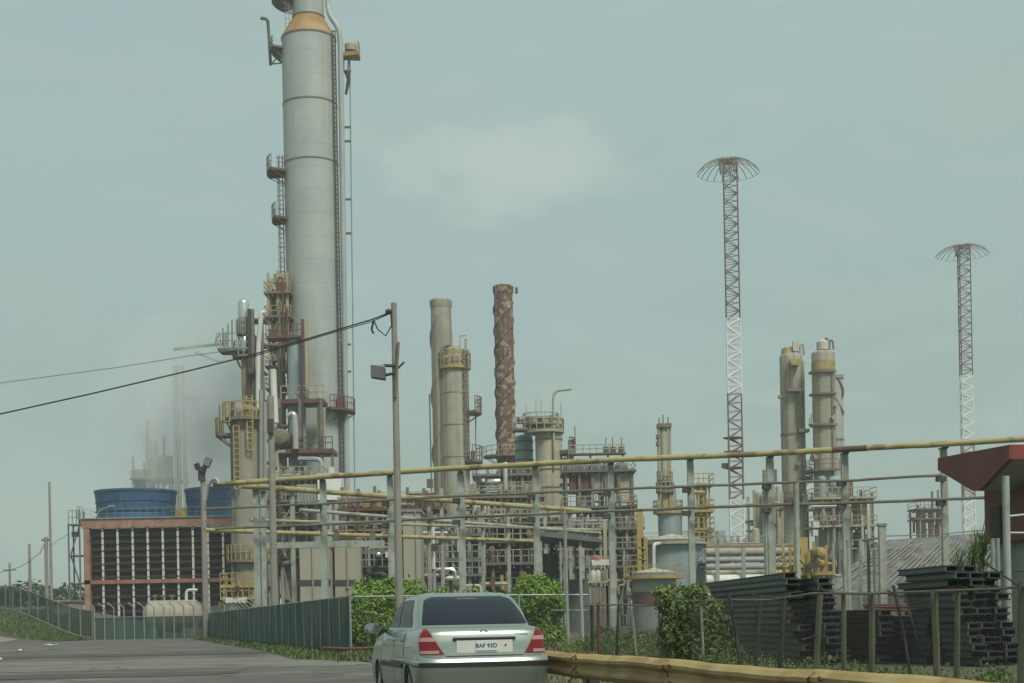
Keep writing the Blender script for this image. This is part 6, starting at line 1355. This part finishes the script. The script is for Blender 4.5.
wire('sagging thin wire between the distant left poles', [(47, 539, 140), (40, 553, 150), (30, 561, 164), (20, 567, 178), (10, 570, 189), (-20, 578, 230)], .035, 'greywire')
wire('thin wire sloping from the twin shafted pole to the cooling tower stair', [(51, 546, 140), (58, 540, 155), (69, 534, 177)], .035, 'greywire')
# far-off things at left
mb = leafcloud([(0, 0, 1.5, 5, 3, 2.5), (7, 2, 1.2, 5, 3, 2.2), (-8, 1, 1.4, 6, 3, 2.0)], 2600, .45, 33); p = W(27, 594, 250)
o = mb.build('far_trees', 'leaffar', None, False, (p.x, 250, p.z-2.0)); o['kind'] = 'stuff'; o['label'] = 'dark line of far trees above the bank at left'
mb = MB(); N_ = 16
for i in range(N_+1):
    for j in range(5): mb.v.append(Vector((-130+100*i/N_, 175+40*j, .02+3.6*math.sin(math.pi*min(1, max(0, (i-1)/(N_-2))))*math.sin(math.pi*j/4)*1.2)))
for i in range(N_):
    for j in range(4): mb.f.append((i*5+j, (i+1)*5+j, (i+1)*5+j+1, i*5+j+1))
struct('far_bank', mb, 'drygrass')
t = T('small_building', 'low pale flat roofed building with a dark gate behind the bank fence', 'building', 59, 605, 158); X, Zz = t.X, t.Z
mb = MB(); mb.bx(X(50, 610), X(70, 610), 0, 5, -1, Zz(58, 602)); t.part('wall', mb, 'beigewall'); mb = MB(); mb.bx(X(49, 610), X(71, 610), -.3, 5.3, Zz(58, 602), Zz(58, 600)); t.part('roof_slab', mb, 'concrete')
mb = MB(); mb.bx(X(59, 620), X(72, 620), -.3, -.1, -1, Zz(62, 614)); t.part('gate', mb, 'darkgrey')

# ---- corrugated shed on the right
t = T('corrugated_shed', 'long low shed with a streaked grey corrugated roof behind the beam stacks', 'shed', 930, 560, 112); X, Zz = t.X, t.Z
a, b = (880, 541), (1040, 529); e0, e1 = (822, 592), (1000, 600)
A, B = t.L(*a, 14), t.L(*b, 14); E0, E1 = t.L(*e0, 0), t.L(*e1, 0); mb = MB(); n = 90
E1 = t.L(1040, 600, 0)
top = [A.lerp(B, k/n) for k in range(n+1)]; bot = [E0.lerp(E1, k/n) for k in range(n+1)]
for k in range(n+1):
    lift = .055*(k % 2)
    mb.v += [top[k]+Vector((0, 0, lift)), bot[k]+Vector((0, 0, lift))]
for k in range(n): mb.f.append((2*k, 2*k+1, 2*k+3, 2*k+2))
t.part('roof', mb, 'corrug', smooth=False)
mb = MB(); mb.quad((E0.x, .1, 0), (E1.x, .1, 0), (E1.x, .1, E1.z-.05), (E0.x, .1, E0.z-.05)); mb.quad((A.x, 14.2, 0), (B.x, 14.2, 0), B+Vector((0, .2, -.05)), A+Vector((0, .2, -.05))); mb.quad((E0.x, .1, 0), (A.x, 14.2, 0), A+Vector((0, .2, -.05)), E0+Vector((0, .1, -.05))); t.part('wall', mb, 'corrug')
rnd = random.Random(2); mb = MB()
for k in range(34):
    f = .04+.92*k/33; p, q = A.lerp(B, f), E0.lerp(E1, max(0, f-.12)); g = rnd.uniform(.0, .45); h = min(1, g+rnd.uniform(.25, .55)); aa, bb = p.lerp(q, g), p.lerp(q, h); mb.tube(aa+Vector((0, -.1, .14)), bb+Vector((0, -.1, .14)), .04+.03*rnd.random(), 4)
o = t.part('roof_batten', mb, 'concrete'); o['kind'] = 'stuff'
t = T('utility_pole', 'short square grey pillar with a cap before the corrugated roof', 'pole', loc=(GX(884, 75), 75, 0)); mb = MB(); h = t.Z(884, 526); mb.bx(-.17, .17, -.17, .17, 0, h); t.part('shaft', mb, 'palepost'); mb = MB(); mb.bx(-.22, .22, -.22, .22, h, h+.12); t.part('cap', mb, 'concrete')
wire('thin cable sagging from the rack post past the short grey pillar', [(848, 541, 80), (866, 541, 78), (884, 536, 75), (930, 535, 85), (985, 530, 90)], .03, 'greywire', 'power_line')
t = T('fence_frame', 'weathered pipe frame with vertical bars left of the short grey pillar', 'fence', loc=(GX(862, 76), 76, 0))
for xx in (850, 862, 870, 876): mb = MB(); px_ = GX(xx, 76)-t.loc.x; mb.tube((px_, 0, 0), (px_, 0, t.Z(xx, 540 if xx < 872 else 550)), .09, 6); t.part('post', mb, 'palepost' if xx != 870 else 'darkgrey')
mb = MB(); mb.tube((GX(848, 76)-t.loc.x, 0, t.Z(860, 541)), (GX(884, 76)-t.loc.x, 0, t.Z(884, 538)), .05, 5); t.part('rail', mb, 'darkgrey')

# ---- gatehouse with the tapered red roof
Yf, Yr = 40.0, 44.6
fr = W(1009, 445, Yf); rr_ = W(938, 458.5, Yr)
t = T('gatehouse', 'gatehouse with a thick tapered red roof painted browner on its shaded side at the right edge', 'gatehouse', loc=(fr.x, Yf, 0)); o0 = t.loc
ztop = fr.z
# left side fascia outline in (y, z) of the plane running from the rear corner to the front corner
dirv = Vector((rr_.x-fr.x, Yr-Yf, 0))
def fp(x, y):       # pixel -> point on the fascia plane
    u = (x-512)/F; v = (HY-y)/F; d = Vector((u*cs+v*sn, 1, -u*sn+v*cs)); n_ = Vector((dirv.y, -dirv.x, 0)); k = (fr-Vector((0, 0, CH))).dot(n_)/d.dot(n_)
    return Vector((0, 0, CH))+d*k-o0
out = [fp(937.7, 458), fp(1009.4, 444.6), fp(1009, 459), fp(978.7, 491), fp(972.5, 491), fp(937.7, 470)]
ext = Vector((7.5, .9, 0))
mb = MB(); nI = len(out)
th = ext.normalized()*.14
for p in out: mb.v.append(p)
for p in out: mb.v.append(p+th)
mb.f.append(tuple(range(nI))); mb.f.append(tuple(range(nI, 2*nI))[::-1])
for k in range(nI): mb.f.append((k, nI+k, nI+(k+1) % nI, (k+1) % nI))
t.part('side_fascia', mb, 'roofred')  # side face in shade: the darkening is painted into its red
a, b = out[1], out[2]; mb = MB(); mb.quad(a+th, a+ext, b+ext, b+th); i_ = Vector((0, .14, 0)); mb.quad(b+th, b+ext, b+ext+i_, b+th+i_)
t.part('front_fascia', mb, weathered('lit red fascia', (.30, .06, .045), (.23, .05, .037), .7, 0, .8))  # same fascia red in a lit copy, the light put into the colour
mb = MB(); mb.quad(out[2]+th+Vector((0, .02, .02)), out[2]+ext+Vector((0, .02, .02)), out[3]+ext, out[3]+th); mb.quad(out[3]+th, out[3]+ext, out[4]+ext, out[4]+th); mb.quad(out[4]+th, out[4]+ext, out[5]+ext, out[5]+th); t.part('soffit', mb, 'grey')
mb = MB(); mb.quad(out[0]+th*.5+Vector((0, 0, -.03)), out[1]+th*.5+Vector((0, 0, -.03)), out[1]+ext+Vector((0, 0, -.03)), out[0]+ext+Vector((0, 0, -.03))); t.part('roof_slab', mb, 'concrete')
# cabin under the roof
z1 = out[3].z+.05; z2 = t.Z(990, 541, 2.0)
c0 = fp(984, 500); wl = W(1001.5, 500, Yf+1.0)-o0
def wallbox(mb, za, zb, x0, x1, y0, y1): mb.bx(x0, x1, y0, y1, za, zb)
xw0 = W(984, 520, Yf+3.9).x-o0.x+.02; y0 = 2.0; y1 = 3.9
mb = MB(); mb.prism([(xw0+.0, y1), (xw0+.42, y0-.9), (xw0+6.5, y0-.2), (xw0+6.5, y1+1)], 'z', z2, z1+.4); t.part('cabin_wall', mb, 'roofred')
mb = MB(); mb.prism([(xw0+.50, y0-.96), (xw0+6.4, y0-.26), (xw0+6.4, y0-.18), (xw0+.50, y0-.88)], 'z', z2+.12, z1-.02); wi = t.part('window', mb, weathered('dark red shutter', (.075, .03, .03), (.05, .02, .02)))
mb = MB(); mb.prism([(xw0-.02, y1-.55), (xw0+.07, y1-1.1), (xw0+.14, y1-1.1), (xw0+.05, y1-.55)], 'z', z2+.05, z1-.4); t.part('door', mb, 'dark')
mb = MB(); mb.prism([(xw0+.35, y1-.1), (xw0+.65, y0-.5), (xw0+6.2, y0+.1), (xw0+6.2, y1+.6)], 'z', 0, z2); t.part('lower_wall', mb, weathered('grey rendered base', (.33, .35, .34), (.26, .28, .27), .85))
for xx in (993, 998): p = W(xx, 560, Yf+.9)-o0; mb = MB(); mb.tube((p.x, p.y, 0), (p.x, p.y, z2+.02), .06, 8); t.part('prop', mb, 'galv')
p = W(1005.5, 476, Yf-1.2)-o0; mb = MB(); mb.tube((p.x, p.y, 0), (p.x, p.y, p.z), .095, 12); t.part('pillar', mb, 'palepost')
for ya in (516.5, 533): q = W(1008, ya, Yf-1.2)-o0; q2 = W(1045, ya-4 if ya < 520 else ya, Yf-1.0)-o0; mb = MB(); mb.tube(q, q2, .035, 6); t.part('hand_rail', mb, 'galv')
# fence frame rail behind the rails of the right hand stack
wire('thin rail wire drawn from the yucca to the gatehouse pillar', [(962, 575, 39), (985, 572, 39), (1030, 571, 39)], .02, 'darkpost', 'power_line')

# ---- repeats of one kind carry a common group
GROUPS = dict(utility_pole='utility poles around the road and plant', radio_mast='red and white radio masts', chimney_stack='spiral ridged chimneys', hedge_bush='hedge bushes behind the car',
              process_unit='process units of the refinery', twin_column='pair of tall columns', storage_tank='tanks right of the centre', pipe_rack='pipe racks', power_line='cables between the poles',
              beige_building='beige buildings behind the rack', mesh_fence='mesh fences round the plant', litter='litter on the road', stair_tower='stair towers')
for o in list(COL.objects):
    k = o.name.split('.')[0]
    if o.parent is None and k in GROUPS and 'label' in o and 'group' not in o: o['group'] = GROUPS[k]
